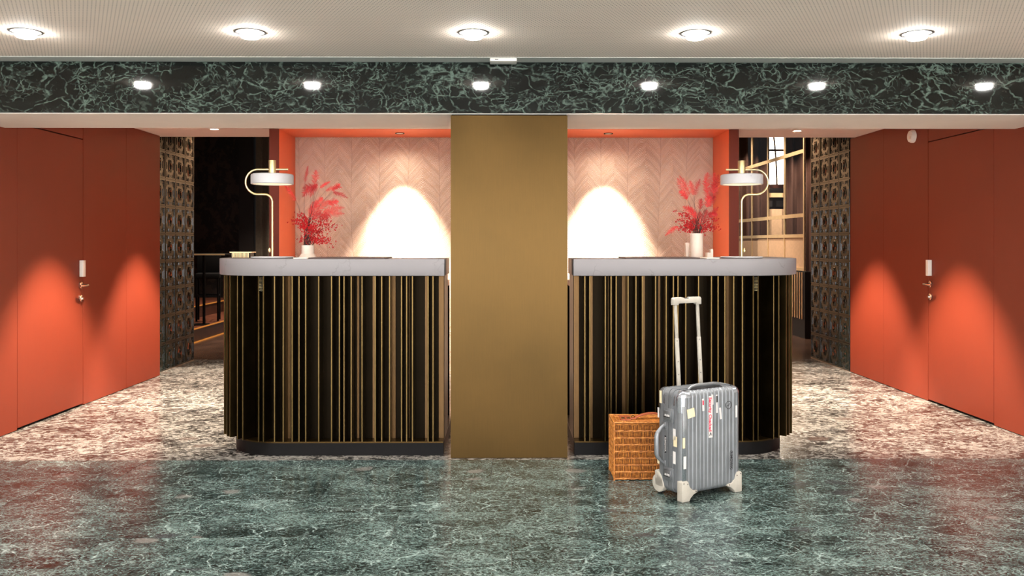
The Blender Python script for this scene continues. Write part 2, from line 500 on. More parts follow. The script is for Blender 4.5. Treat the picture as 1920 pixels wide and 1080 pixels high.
# ------------------------------------------------------------------ red side walls with flush doors
def red_wall(side, xf, s, y_door0, y_door1, y_joint, y_end, name, label, dlabel, dname):
    """s = +1 wall on the negative-x side (faces +x), -1 on the other"""
    wl = struct(name, label, 'wall')
    t = 0.03
    def slab(y0, y1, z0, z1, nm='panel', par=wl, mat='red'):
        return bx(min(xf, xf - s * t), max(xf, xf - s * t), y0, y1, z0, z1).build(nm, M[mat], par, smooth=False, bevel=0.0012, bseg=1)
    core = bx(min(xf - s * t, xf - s * 0.10), max(xf - s * t, xf - s * 0.10), YB + 0.02, y_end, 0, ZK)
    core.build('wall_core', M['gap'], wl, smooth=False)
    slab(YB + 0.024, y_door0 - 0.002, 0.004, ZK - 0.002)
    zt = 2.04
    slab(y_door0 + 0.002, y_door1 - 0.003, zt + 0.008, ZK - 0.002)
    slab(y_door1 + 0.004, y_joint - 0.0012, 0.004, ZK - 0.002)
    slab(y_joint + 0.0012, y_end, 0.004, ZK - 0.002)
    dr = struct(dname, dlabel, 'door')
    slab(y_door0 + 0.001, y_door1 - 0.004, 0.016, zt, 'door_leaf', dr)
    ye = y_door1 - 0.055
    rd = bx(min(xf, xf + s * 0.030), max(xf, xf + s * 0.030), ye - 0.004, ye + 0.034, 0.99, 1.115).build('card_reader', M['white_plastic'], dr, bevel=0.002)
    rd['label'] = 'white electronic card lock box'
    hd = MB().lathe([(0.0, 0.0), (0.026, 0.0), (0.026, 0.008), (0.02, 0.011), (0.0, 0.011)], 20, (0, 0, 0), 'x')
    hd.cyl((0.008, 0, 0), (0.058, 0, 0), 0.0085, seg=12)
    hd.sweep([(0.052, 0.008, 0), (0.058, -0.03, 0), (0.056, -0.075, 0), (0.05, -0.105, 0)], [0.0095, 0.0095, 0.0085, 0.0075], 12)
    h = hd.build('handle', M['chrome'], dr)
    h.location = (xf, ye + 0.012, 0.925)
    if s < 0: h.scale = (-1, 1, 1)
    k = MB().lathe([(0.0, 0.0), (0.026, 0.0), (0.026, 0.008), (0.014, 0.012), (0.010, 0.024), (0.0, 0.024)], 20, (0, 0, 0), 'x').build('key_cylinder', M['chrome'], dr)
    k.location = (xf, ye + 0.012, 0.825)
    if s < 0: k.scale = (-1, 1, 1)
    return wl

red_wall('left', XL, 1, 5.703, 6.59, 7.339, 8.05, 'wall_left', 'red lacquered panel wall leading to the dark bar steps',
         'flush red door in the wall beside the dark bar steps', 'door_1')
red_wall('right', XR, -1, 5.80, 6.705, 7.494, 8.22, 'wall_right', 'red lacquered panel wall with a round white sensor',
         'flush red door in the wall with the round white sensor', 'door_2')

# ------------------------------------------------------------------ relief tile walls
def tile_mesh():
    W, H = 0.2565, 0.2655
    m = MB()
    def slab(a0, a1, b0, b1, n0, n1):      # local x = out of the wall, y along, z up
        m.box(n0, n1, a0, a1, b0, b1)
    slab(-W / 2, W / 2, -H / 2, H / 2, -0.012, 0.0)
    e = 0.012
    for s in (-1, 1):                       # raised border
        slab(s * (W / 2 - e) - e * 0.45, s * (W / 2 - e) + e * 0.45, -H / 2 + 0.008, H / 2 - 0.008, 0.0, 0.006)
        slab(-W / 2 + 0.008, W / 2 - 0.008, s * (H / 2 - e) - e * 0.45, s * (H / 2 - e) + e * 0.45, 0.0, 0.006)
    def ring(ra, rb, wd, h, n=16):
        vs, fs = [], []
        for i in range(n):
            g_ = 2 * PI * i / n
            c, s_ = math.cos(g_), math.sin(g_)
            for k, (o, hh) in enumerate(((wd, 0), (wd * 0.3, h), (-wd * 0.3, h), (-wd, 0))):
                vs.append((hh, (ra + o) * c, (rb + o) * s_))
        for i in range(n):
            j = (i + 1) % n
            for k in range(3):
                fs.append((i * 4 + k, j * 4 + k, j * 4 + k + 1, i * 4 + k + 1))
        m.add(vs, fs)
    ring(0.027, 0.045, 0.008, 0.007)
    ring(0.046, 0.068, 0.005, 0.005, 6)
    m.add([(0, 0.018, 0), (0, 0, 0.03), (0, -0.018, 0), (0, 0, -0.03), (0.009, 0, 0)], [(0, 1, 4), (1, 2, 4), (2, 3, 4), (3, 0, 4)])
    for s in (-1, 1):                       # barred blocks above and below the oval
        for q in (0.088, 0.100, 0.112):
            slab(-0.026, 0.026, s * q - 0.0035, s * q + 0.0035, 0.0, 0.006)
        for t in (-0.03, 0.03):
            slab(t - 0.003, t + 0.003, min(s * 0.084, s * 0.116), max(s * 0.084, s * 0.116), 0.0, 0.005)
        slab(s * 0.084 - 0.004, s * 0.084 + 0.004, -0.034, 0.034, 0.0, 0.005)
    for sy in (-1, 1):                      # strings of beads in the corners
        for sz in (-1, 1):
            for i in range(6):
                for j in range(6 - i):
                    m.blob((0.001, sy * (0.106 - 0.0125 * i), sz * (0.110 - 0.0125 * j)), 0.0046)
    return m.mesh('tile', M['glaze'], smooth=False, recalc=False)

TILE = tile_mesh()
def tile_wall(name, xf, s, y_edges, label):
    wl = struct(name, label, 'wall')
    y0, y1 = min(y_edges) - 0.129, max(y_edges) + 0.129
    x0, x1 = sorted((xf - s * 0.010, xf - s * 0.16))
    bx(x0, x1, y0, y1 + 0.004, 0, 2.42).build('grout_bed', M['grout'], wl, smooth=False)
    for yc in y_edges:
        for r in range(9):
            o = link('tile', TILE, wl)
            o.location = (xf, yc, 0.001 + 0.134 + 0.2675 * r)
            if s < 0: o.rotation_euler = (0, 0, PI)
    bx(min(xf - s * 0.005, xf + s * 0.006), max(xf - s * 0.005, xf + s * 0.006), y0, y1, -0.001, 0.006).build('base_strip', M['chrome'], wl, smooth=False)
tile_wall('wall_tiled_left', -3.315, 1, [8.226, 8.484, 8.742, 9.0], 'dark green relief-tile wall beside the bar steps')
tile_wall('wall_tiled_right', 3.342, -1, [8.359, 8.619, 8.879, 9.141], 'dark green relief-tile wall beside the brass lattice screen')

# ------------------------------------------------------------------ niche behind the counters
XN = 1.988
tag(bx(-XN - 0.085, -XN, 7.545, 8.20, 0, ZK - 0.001).build('wall_niche_left', M['orange'], smooth=False), 'orange side wall of the niche next to the bar opening', 'wall', kind='structure')
tag(bx(XN, XN + 0.085, 7.545, 8.20, 0, ZK - 0.001).build('wall_niche_right', M['orange'], smooth=False), 'orange side wall of the niche next to the lattice screen', 'wall', kind='structure')
for nm, a in (('wall_niche_left', -XN - 0.085), ('wall_niche_right', XN)):
    bx(a, a + 0.085, 7.535, 7.5445, 0, ZK - 0.001).build('end_panel', M['red'], bpy.data.objects[nm], smooth=False)
tag(bx(-XN + 0.001, XN - 0.001, 8.12, 8.20, 0, ZK - 0.0005).build('wall_niche_back', M['feather'], smooth=False), 'blush wall covering of raised feather strokes behind the counters', 'wall', kind='structure')
tag(bx(-XN + 0.001, XN - 0.001, 7.545, 8.119, ZK - 0.005, ZK - 0.0005).build('ceiling_niche', M['orange'], smooth=False), 'orange ceiling strip of the niche', 'ceiling', kind='structure')

# ------------------------------------------------------------------ lamps
def spot(loc, watts, col, size, blend, parent, rad=0.02):
    d = bpy.data.lights.new('beam_light', 'SPOT')
    d.energy, d.color, d.spot_size, d.spot_blend, d.shadow_soft_size = watts, col, math.radians(size), blend, rad
    o = bpy.data.objects.new('lamp_light', d)
    COL.objects.link(o)
    o.location = loc
    if parent: o.parent = parent
    return o

ring_me = MB().lathe([(0.076, 0.004), (0.076, -0.004), (0.070, -0.005), (0.066, 0.0), (0.060, 0.02), (0.060, 0.05), (0.0, 0.05)], 32).mesh('ring', M['alu_ring'])
glass_me = MB().lathe([(0.0, -0.030), (0.040, -0.030), (0.047, -0.024), (0.047, 0.045), (0.0, 0.045)], 32).mesh('glass', M['lamp_glow'])
def hall_lamp(x, y, row):
    t = thing('ceiling_downlight', (x, y, ZC), label='round frosted ceiling light in the ' + row + ' the marble beam', cat='ceiling light', group='frosted hall ceiling lights, ' + row + ' the beam')
    link('trim_ring', ring_me, t)
    link('glass_cylinder', glass_me, t)
    d = bpy.data.lights.new('hall_light', 'AREA')
    d.shape, d.size, d.energy, d.color = 'DISK', 0.09, HALL_W, HALL_C
    d.spread = math.radians(125)
    o = bpy.data.objects.new('lamp_light', d)
    COL.objects.link(o)
    o.location = (0, 0, -0.034)
    o.parent = t
for y, row in ((4.248, 'row right beside'), (2.05, 'second row out from'), (-0.15, 'third row out from')):
    for i in range(-3, 4):
        hall_lamp(-0.155 + 1.108 * i, y, row)

spot_ring = MB().lathe([(0.042, 0.002), (0.042, -0.006), (0.036, -0.006), (0.034, 0.001), (0.0, 0.001)], 24)
ring2 = spot_ring.mesh('spot_ring', M['white_plastic'])
ring3 = spot_ring.mesh('spot_ring_dark', M['black'])
lens_me = MB().lathe([(0.0, -0.004), (0.032, -0.004), (0.032, 0.0005), (0.0, 0.0005)], 24).mesh('spot_lens', M['spot_glow'])
lens_dark = MB().lathe([(0.0, -0.004), (0.032, -0.004), (0.032, 0.0005), (0.0, 0.0005)], 24).mesh('spot_lens_dark', M['ring_lens'])
def down_spot(x, y, z, watts, dark, label, group, size=66, blend=0.45, col=SPOT_C, tilt=0.0, spill=0.0):
    t = thing('recessed_spotlight', (x, y, z), label=label, cat='spotlight', group=group)
    link('trim_ring', ring3 if dark else ring2, t)
    link('lens', lens_dark if dark else lens_me, t)
    o = spot((0, 0, -0.012), watts, col, size, blend, t)
    o.rotation_euler = (math.radians(tilt), 0, 0)
    if spill:
        o2 = spot((0, 0, -0.012), spill, col, 140, 1.0, t)
        o2.rotation_euler = (math.radians(tilt), 0, 0)
    return t
for x, y, lb in ((-2.56, 7.55, 'small white-rimmed spotlight by the red wall next to the bar-side relief tiles'), (-2.56, 6.09, 'small white-rimmed spotlight before the red door on the bar side'),
                 (2.62, 7.62, 'small white-rimmed spotlight by the sensor wall next to its relief tiles'), (2.62, 6.20, 'small white-rimmed spotlight before the red door beside the sensor')):
    down_spot(x, y, ZK, SPOT_W, False, lb, 'warm spotlights along the red walls')
for x, lb in ((-0.956, 'black-rimmed spotlight in the niche ceiling on the short-necked vase side'), (0.950, 'black-rimmed spotlight in the niche ceiling on the cylinder vase side')):
    down_spot(x, 7.80, ZK - 0.005, NICHE_W, True, lb, 'spotlights in the niche ceiling', size=59, blend=1.0, tilt=7.0, spill=5.0)

# detector on the ceiling border and sensor on the red wall
t = thing('ceiling_detector', (-0.005, 4.865, ZC - 0.003), label='flat white rectangular detector box at the rear edge of the perforated ceiling', cat='detector')
bx(-0.078, 0.074, -0.05, 0.045, -0.018, 0.0).build('housing', M['white_plastic'], t, bevel=0.004)
bx(-0.05, -0.03, -0.0512, -0.05, -0.011, -0.007).build('indicator_slot', M['black'], t, smooth=False)
t = thing('wall_sensor', (XR, 6.944, 2.118), label='round white sensor high on the red wall beside the door', cat='sensor')
MB().lathe([(0.0, 0.0), (0.053, 0.0), (0.053, -0.018), (0.046, -0.032), (0.022, -0.036), (0.0, -0.037)], 28, (0, 0, 0), 'x').build('body', M['white_plastic'], t)
MB().lathe([(0.0, -0.036), (0.014, -0.036), (0.012, -0.041), (0.0, -0.042)], 16, (0, -0.014, -0.012), 'x').build('lens', M['cream'], t)

# ------------------------------------------------------------------ reception counters
FIN_T = [0.445, 0.474, 0.565, 0.599, 0.629, 0.699, 0.745, 0.783, 0.86, 0.923, 0.965, 0.992, 1.038, 1.113, 1.189, 1.228, 1.268, 1.32, 1.371,
         1.438, 1.468, 1.583, 1.629, 1.709, 1.75, 1.81]
OFF, INN = 1.371, 0.376
ZT, ZB = 1.154, 1.056
fin_me = MB().box(-0.0042, 0.0042, -0.100, 0.0, 0.0, ZB - 0.085).mesh('fin', M['brass_fin'], smooth=False, bevel=0.0012, bseg=1)

def counter(s, label, tlabel):
    """s = -1 / +1; outline measured outwards from the column's middle"""
    t = thing('reception_counter', (CX, 4.97, 0), label=label, cat='counter', group='two finned reception counters')
    oy = -4.97
    def outline(front, r, cy, inner, y_end, n=20):
        pts = [(s * inner, front + oy), (s * OFF, front + oy)]
        pts += [(s * (OFF + r * math.sin(a)), cy - r * math.cos(a) + oy) for a in [PI / 2 * (i + 1) / n for i in range(n)]]
        pts += [(s * (OFF + r), y_end + oy), (s * inner, y_end + oy)]
        return pts
    MB().prism(outline(5.016, 0.31, 5.326, 0.385, 5.80), 0.0, 0.075).build('plinth', M['black'], t)
    MB().prism(outline(5.012, 0.314, 5.326, 0.385, 5.80), 0.075, 0.083).build('ledge', M['brass_sheet'], t)
    MB().prism(outline(5.100, 0.32, 5.42, 0.385, 5.40), 0.083, ZB - 0.001).build('backing', M['brass_back'], t)
    for i, ft in enumerate(FIN_T):
        o = link('fin', fin_me, t)
        if ft < OFF:
            o.location = (s * ft, 5.10 + oy, 0.083)
        else:
            a = (ft - OFF) / 0.42
            o.location = (s * (OFF + 0.32 * math.sin(a)), 5.42 - 0.32 * math.cos(a) + oy, 0.083)
            o.rotation_euler = (0, 0, s * a)
    for a, b in ((1.318, 1.300), (1.056, 1.040), (0.812, 0.788), (0.716, 0.676), (0.604, 0.592), (0.500, 0.478), (0.418, 0.388), (0.905, 0.893)):  # lighter strips that paint reflections into some of the polished bays
        bx(min(s * a, s * b), max(s * a, s * b), 5.094 + oy, 5.0995 + oy, 0.084, ZB - 0.002).build('backing_reflection', M['brass_reflection'], t, smooth=False)
    # small perforated plate between two fins below the top
    a = ((FIN_T[19] + FIN_T[20]) / 2 - OFF) / 0.42
    pl = MB().box(-0.012, 0.012, -0.062, -0.060, 0.0, 0.085)
    pm = pl.build('perforated_plate', M['black'], t, smooth=False)
    pm.location = (s * (OFF + 0.36 * math.sin(a)), 5.42 - 0.36 * math.cos(a) + oy, 0.965)
    pm.rotation_euler = (0, 0, s * a)
    dots = MB()
    for i in range(4):
        for j in range(10):
            dots.blob((-0.009 + 0.006 * i, -0.0625, 0.004 + 0.0085 * j), 0.0025)
    dots.build('stud_grid', M['brass_lamp'], pm, smooth=False)
    # staff side: lower shelf and closing panel
    MB().prism([(s * 0.40, 5.402 + oy), (s * 1.39, 5.402 + oy), (s * 1.39, 5.80 + oy), (s * 0.40, 5.80 + oy)], 0.965, 0.999).build('inner_shelf', M['cream'], t, smooth=False)
    bx(min(s * 0.40, s * 1.39), max(s * 0.40, s * 1.39), 5.77 + oy, 5.80 + oy, 0.083, 0.97).build('rear_panel', M['black'], t, smooth=False)
    # worktop
    k = thing('marble_countertop', (CX, 4.97, ZB), label=tlabel, cat='countertop', group='white counter tops')
    n = 24
    pts = [(s * INN, 0.0), (s * OFF, 0.0)]
    pts += [(s * (OFF + 0.43 * math.sin(b)), 0.43 - 0.43 * math.cos(b)) for b in [PI / 2 * (i + 1) / n for i in range(n)]]
    pts += [(s * (OFF + 0.43), 0.85), (s * (OFF + 0.03), 0.85), (s * (OFF + 0.03), 0.43), (s * INN, 0.43)]
    MB().prism(pts, 0.0, ZT - ZB).build('slab', M['quartz'], k, bevel=0.004, bseg=2)

counter(-1, 'curved counter with upright bronze fins, standing clear of the luggage', 'thick white veined top with rounded end on the counter clear of the luggage')
counter(1, 'curved counter with upright bronze fins behind the suitcase and basket', 'thick white veined top with rounded end on the counter behind the luggage')

# desk pads and paper on the tops
def flat(name, x0, x1, y0, y1, h, mat, label, cat):
    t = bx(x0, x1, y0, y1, ZT, ZT + h).build(name, M[mat], bevel=0.0015, bseg=1)
    return tag(t, label, cat)
flat('desk_pad', -1.155, -0.705, 5.03, 5.36, 0.008, 'leather', 'thin dark leather desk pad on the counter clear of the luggage', 'desk pad')
flat('desk_pad', 0.715, 1.155, 5.03, 5.36, 0.008, 'leather', 'thin dark leather desk pad on the counter behind the luggage', 'desk pad')
flat('notepad', -1.255, -1.175, 5.08, 5.30, 0.006, 'paper', 'cream paper pad between lamp and desk pad, counter clear of the luggage', 'notepad')
flat('notepad', 1.205, 1.285, 5.08, 5.30, 0.006, 'paper', 'cream paper pad between lamp and desk pad, counter behind the luggage', 'notepad')

# ------------------------------------------------------------------ counter lamps
def table_lamp(x, y, s, label):
    t = thing('table_lamp', (x, y, ZT), label=label, cat='table lamp', group='brass table lamps on the counters')
    MB().lathe([(0.0, 0.0), (0.118, 0.0), (0.126, 0.004), (0.128, 0.008), (0.126, 0.011), (0.0, 0.012)], 40).build('base', M['white_shade'], t)
    r = 0.0062
    Z = lambda py: 1.25 + (455 - py) * 5.25 / 1600 - ZT
    R, q = 0.0765, 0.046
    zt, zm = Z(318), Z(364.8)
    pts = [(0, 0, 0.01), (0, 0, 0.15), (0, 0, zm - q)]
    pts += [(s * (q - q * math.cos(a)), 0, zm - q + q * math.sin(a)) for a in [PI / 2 * i / 8 for i in range(1, 9)]]
    xc = s * 0.087
    zc = (zt + zm) / 2
    Rr = (zt - zm) / 2
    pts += [(xc + s * Rr * math.sin(a), 0, zc - Rr * math.cos(a)) for a in [PI * i / 18 for i in range(0, 19)]]
    pts += [(-s * 0.097, 0, zt)]
    MB().tube(pts, r, 12).build('stem', M['brass_lamp'], t)
    MB().lathe([(0.0, Z(301)), (0.0215, Z(301)), (0.0225, Z(301.5)), (0.0225, Z(328)), (0.0, Z(328))], 24).build('socket_sleeve', M['brass_lamp'], t)
    sh = MB().lathe([(0.0, Z(327)), (0.118, Z(327)), (0.125, Z(328)), (0.128, Z(330)), (0.128, Z(345)), (0.125, Z(346)), (0.121, Z(346)), (0.118, Z(344)), (0.0, Z(344))], 48).build('shade', M['white_shade'], t)
    MB().lathe([(0.0, Z(345.2)), (0.117, Z(345.2)), (0.117, Z(344.2)), (0.0, Z(344.2))], 40).build('diffuser', M['shade_glow'], sh)
    MB().lathe([(0.0, 0.0), (0.006, 0.004), (0.009, 0.014), (0.005, 0.026), (0.0, 0.03)], 14, (s * 0.014, -0.012, 0.035)).build('dimmer_knob', M['brass_lamp'], t)
table_lamp(-1.425, 5.25, -1, 'brass table lamp with white disc shade on the counter clear of the luggage')
table_lamp(1.462, 5.25, 1, 'brass table lamp with white disc shade on the counter behind the luggage')

# reeded brass box at the rounded end of the top
t = thing('reeded_box', (-1.665, 5.44, ZT), label='small reeded brass box at the rounded counter end beside the lamp', cat='box')
bx(-0.06, 0.06, -0.04, 0.04, 0.0, 0.032).build('body', M['black'], t, smooth=False)
bx(-0.068, 0.072, -0.045, 0.045, 0.033, 0.038).build('lid', M['brass_lattice'], t, smooth=False)
for i in range(13):
    bx(-0.052 + 0.0085 * i - 0.002, -0.052 + 0.0085 * i + 0.002, -0.044, -0.0405, 0.002, 0.032).build('reed', M['brass_lattice'], t, smooth=False)

# ------------------------------------------------------------------ vases and red branches
def leaf_mat(name, a, b):
    g = G(name)
    n = g.noise(g.obj(), 60, 2)
    m_ = g.out(col=g.ramp(n, [(0.3, lin(a)), (0.7, lin(b))]), rough=0.55)
    return m_
M['frond'] = leaf_mat('red_frond', (200, 26, 32), (240, 62, 58))
M['frond_dark'] = leaf_mat('deep_red_frond', (160, 16, 24), (206, 34, 38))
M['twig'] = plain('dark_twig', (64, 34, 26), 0.7)
M['berry'] = leaf_mat('red_berry', (180, 18, 28), (222, 40, 44))

def frond(base, tip, width, mat, par, dense=20, bend=0.15):
    base, tip = Vector(base), Vector(tip)
    ax = tip - base
    L = ax.length
    mid = (base + tip) / 2 + Vector((0, 0, 1)) * L * bend
    pts = bez(base, mid, tip, dense)
    side = ax.cross(Vector((random.uniform(-.35, .35), 1, random.uniform(-.25, .25)))).normalized()
    m = MB()
    m.tube(pts[::4] + [pts[-1]], 0.0011, 4)
    for i, p in enumerate(pts[1:]):
        u = (i + 1) / dense
        ln_ = width * (0.35 + 0.65 * math.sin(PI * min(1, 0.15 + u * 0.55))) * (1 - u ** 2.5) + 0.004
        tg = (pts[min(i + 2, dense)] - pts[i]).normalized()
        for s in (-1, 1):
            d = (side * s + tg * 0.75 + Vector((random.uniform(-.3, .3), random.uniform(-.6, .6), random.uniform(-.35, .1)))).normalized()
            e = p + d * ln_ * random.uniform(0.75, 1.15)
            nrm = d.cross(tg).normalized()
            wv_ = nrm.cross(d).normalized() * 0.0014
            m.add([p - wv_, p + wv_, e], [(0, 1, 2)])
            for k in range(1, 5):                  # leaflets of the pinna
                c = p + (e - p) * (k / 5)
                ll = ln_ * 0.22 * (1 - k / 7)
                for s2 in (-1, 1):
                    dd_ = (d * 0.8 + wv_.normalized() * s2 + nrm * random.uniform(-.5, .5)).normalized()
                    f_ = c + dd_ * ll
                    w2 = d * 0.0016
                    m.add([c - w2, c + w2, f_], [(0, 1, 2)])
    m.build('frond', mat, par, smooth=False, recalc=False)

def twig(pts, par, berries, mat_b, r=0.0016, spread=0.016):
    m = MB().sweep(pts, [r * (1 - 0.6 * i / (len(pts) - 1)) for i in range(len(pts))], 5)
    tw = m.build('twig', M['twig'], par)
    if berries:
        b = MB()
        st = MB()
        for _ in range(berries):
            k = random.uniform(0.3, 1.0) * (len(pts) - 1)
            i = min(int(k), len(pts) - 2)
            p = Vector(pts[i]).lerp(Vector(pts[i + 1]), k - i)
            q = p + Vector((random.gauss(0, spread), random.gauss(0, spread), random.gauss(-0.002, spread * 0.8)))
            st.add([p, p + Vector((0.0008, 0, 0.0008)), q], [(0, 1, 2)])
            b.blob(q, random.uniform(0.0034, 0.0058), random.uniform(0.8, 1.4))
            if random.random() < 0.5:             # small leaf
                d = Vector((random.gauss(0, 1), random.gauss(0, 1), random.gauss(0, 1))).normalized() * 0.010
                s_ = d.cross(Vector((0.3, 1, 0.2))).normalized() * 0.003
                b.add([q, q + d * 0.5 + s_, q + d, q + d * 0.5 - s_], [(0, 1, 2, 3)])
        o = b.build('berry_cluster', mat_b, tw, smooth=False, recalc=False)
        o['kind'] = 'stuff'

def arrangement(x, y, z, mouth, k, fronds, twigs, label, r0):
    t = thing('flower_arrangement', (x, y, z), label=label, cat='flowers', group='red branch arrangements in the vases')
    def P(px, py, dy=None):
        return Vector(((px - mouth[0]) * k, random.uniform(-0.05, 0.05) if dy is None else dy, (mouth[1] - py) * k))
    for (bx_, by_, tx, ty, wd, dark) in fronds:
        b = P(bx_, by_)
        tip = P(tx, ty, b.y + random.uniform(-.03, .03))
        frond(b, tip, wd * k, M['frond_dark'] if dark else M['frond'], t)
        a = Vector((random.uniform(-r0, r0) * 0.7, random.uniform(-r0, r0) * 0.7, -0.012))
        twig(bez(a, Vector((a.x * 1.3, a.y, b.z * 0.55)), b, 8), t, 0, None, 0.0015)
    for (px, py, n) in twigs:
        e = P(px, py)
        a = Vector((random.uniform(-r0, r0) * 0.7, random.uniform(-r0, r0) * 0.7, -0.012))
        mid = Vector((e.x * 0.35, e.y * 0.5, max(e.z + 0.03, 0.07)))
        twig(bez(a, mid, e, 10), t, n, M['berry'])

t = thing('vase', (-1.288, 5.60, 1.0), label='cream stoneware bottle vase with a short straight neck', cat='vase')
MB().lathe([(0.0, 0.0), (0.055, 0.0), (0.066, 0.012), (0.068, 0.10), (0.064, 0.145), (0.052, 0.165), (0.0415, 0.178), (0.0405, 0.2335), (0.036, 0.2335),
            (0.036, 0.17), (0.0, 0.165)], 36).build('body', M['cream'], t)
arrangement(-1.288, 5.60, 1.2335, (246, 908), 0.000616, [
    (222, 250, 262, 72, 30, 1), (310, 300, 330, 108, 62, 0), (345, 300, 190, 300, 70, 1), (300, 290, 215, 400, 60, 1), (330, 250, 250, 390, 60, 0),
    (385, 305, 488, 238, 26, 0), (490, 330, 585, 255, 46, 0), (500, 345, 652, 402, 40, 1), (430, 330, 600, 290, 30, 0),
    (330, 560, 470, 430, 70, 0), (300, 600, 320, 440, 70, 0), (380, 600, 640, 575, 70, 0), (400, 560, 630, 510, 60, 0), (450, 470, 560, 440, 60, 0),
    (270, 620, 280, 490, 50, 0), (350, 620, 480, 590, 60, 1), (120, 440, -5, 275, 44, 0), (330, 520, 400, 400, 60, 0), (300, 640, 400, 560, 60, 1)],
    [(95, 660, 60), (150, 590, 60), (215, 700, 70), (330, 720, 80), (470, 640, 60), (555, 720, 50), (490, 905, 60), (455, 850, 40), (340, 860, 40),
     (175, 850, 30), (270, 850, 40), (400, 770, 40), (490, 690, 30), (250, 640, 60)],
    'red ferns and drooping berry twigs in the short-necked vase', 0.034)

t = thing('vase', (1.262, 5.60, 1.0), label='tall plain cream cylinder vase behind the lamp counter', cat='vase')
MB().lathe([(0.0, 0.0), (0.038, 0.0), (0.041, 0.004), (0.041, 0.311), (0.037, 0.311), (0.037, 0.02), (0.0, 0.02)], 36).build('body', M['cream'], t)
arrangement(1.262, 5.60, 1.311, (432, 768), 0.000583, [
    (330, 400, 208, 150, 72, 0), (350, 340, 235, 122, 50, 0), (330, 380, 230, 290, 60, 0), (405, 345, 462, 160, 46, 1), (405, 340, 375, 165, 46, 0),
    (560, 320, 555, 80, 80, 0), (600, 330, 625, 85, 80, 0), (640, 350, 692, 105, 70, 1), (600, 380, 660, 200, 80, 1), (560, 400, 520, 150, 60, 0),
    (470, 500, 490, 375, 50, 1), (540, 480, 560, 350, 70, 0), (590, 470, 660, 340, 60, 1), (430, 560, 280, 465, 60, 0), (410, 600, 330, 470, 60, 0),
    (430, 740, 430, 520, 70, 0), (460, 740, 400, 600, 60, 0), (480, 700, 490, 520, 60, 0), (520, 650, 560, 500, 60, 1), (560, 620, 690, 470, 50, 1),
    (540, 560, 640, 560, 50, 1), (215, 690, 70, 795, 44, 0), (400, 740, 380, 640, 50, 0)],
    [(195, 525, 30), (240, 580, 50), (185, 645, 40), (230, 735, 50), (270, 690, 40), (685, 720, 50), (620, 690, 50), (530, 765, 25), (370, 745, 30), (640, 610, 40)],
    'tall bushy red ferns with few berries in the cylinder vase', 0.034)

# small cream card holders beside the tall vase
t = thing('card_holder', (1.345, 5.60, 1.0), label='low cream card holder beside the tall vase', cat='card holder')
bx(-0.018, 0.006, -0.03, 0.03, 0, 0.185).build('front_block', M['cream'], t, smooth=False)
bx(0.006, 0.022, -0.02, 0.03, 0, 0.208).build('rear_block', M['cream'], t, smooth=False)
tag(bx(1.205, 1.23, 5.66, 5.70, 1.0, 1.25).build('card_stand', M['cream'], bevel=0.002), 'upright cream card stand half hidden behind the tall vase', 'card stand')

# ------------------------------------------------------------------ suitcase
M['alu'] = None
g = G('worn_aluminium')
n = g.noise(g.obj(), 9, 6, 0.6)
n2 = g.noise(g.vm('MULTIPLY', g.obj(), (60, 60, 4)), 3, 3)
M['alu'] = g.out(col=g.ramp(g.m('ADD', g.m('MULTIPLY', n, 0.6), g.m('MULTIPLY', n2, 0.4)), [(0.3, lin((112, 115, 118))), (0.7, lin((138, 141, 144)))]),
                 rough=g.m('ADD', g.m('MULTIPLY', n, 0.2), 0.32), metal=0.5)
M['alu_bright'] = plain('polished_corner', (176, 182, 190), 0.22, 0.9, vary=0.03)
M['alu_dark'] = plain('grey_metal_fitting', (128, 130, 132), 0.35, 0.7, vary=0.05)
M['foot'] = plain('grey_white_plastic', (172, 166, 154), 0.5, vary=0.04)
M['tape'] = plain('cream_tape', (222, 204, 166), 0.7, vary=0.04)
M['sticker'] = plain('white_sticker', (206, 202, 198), 0.6, vary=0.03)
M['sticker_red'] = plain('red_print', (196, 20, 60), 0.6)
M['ink'] = plain('black_ink', (28, 26, 28), 0.6)

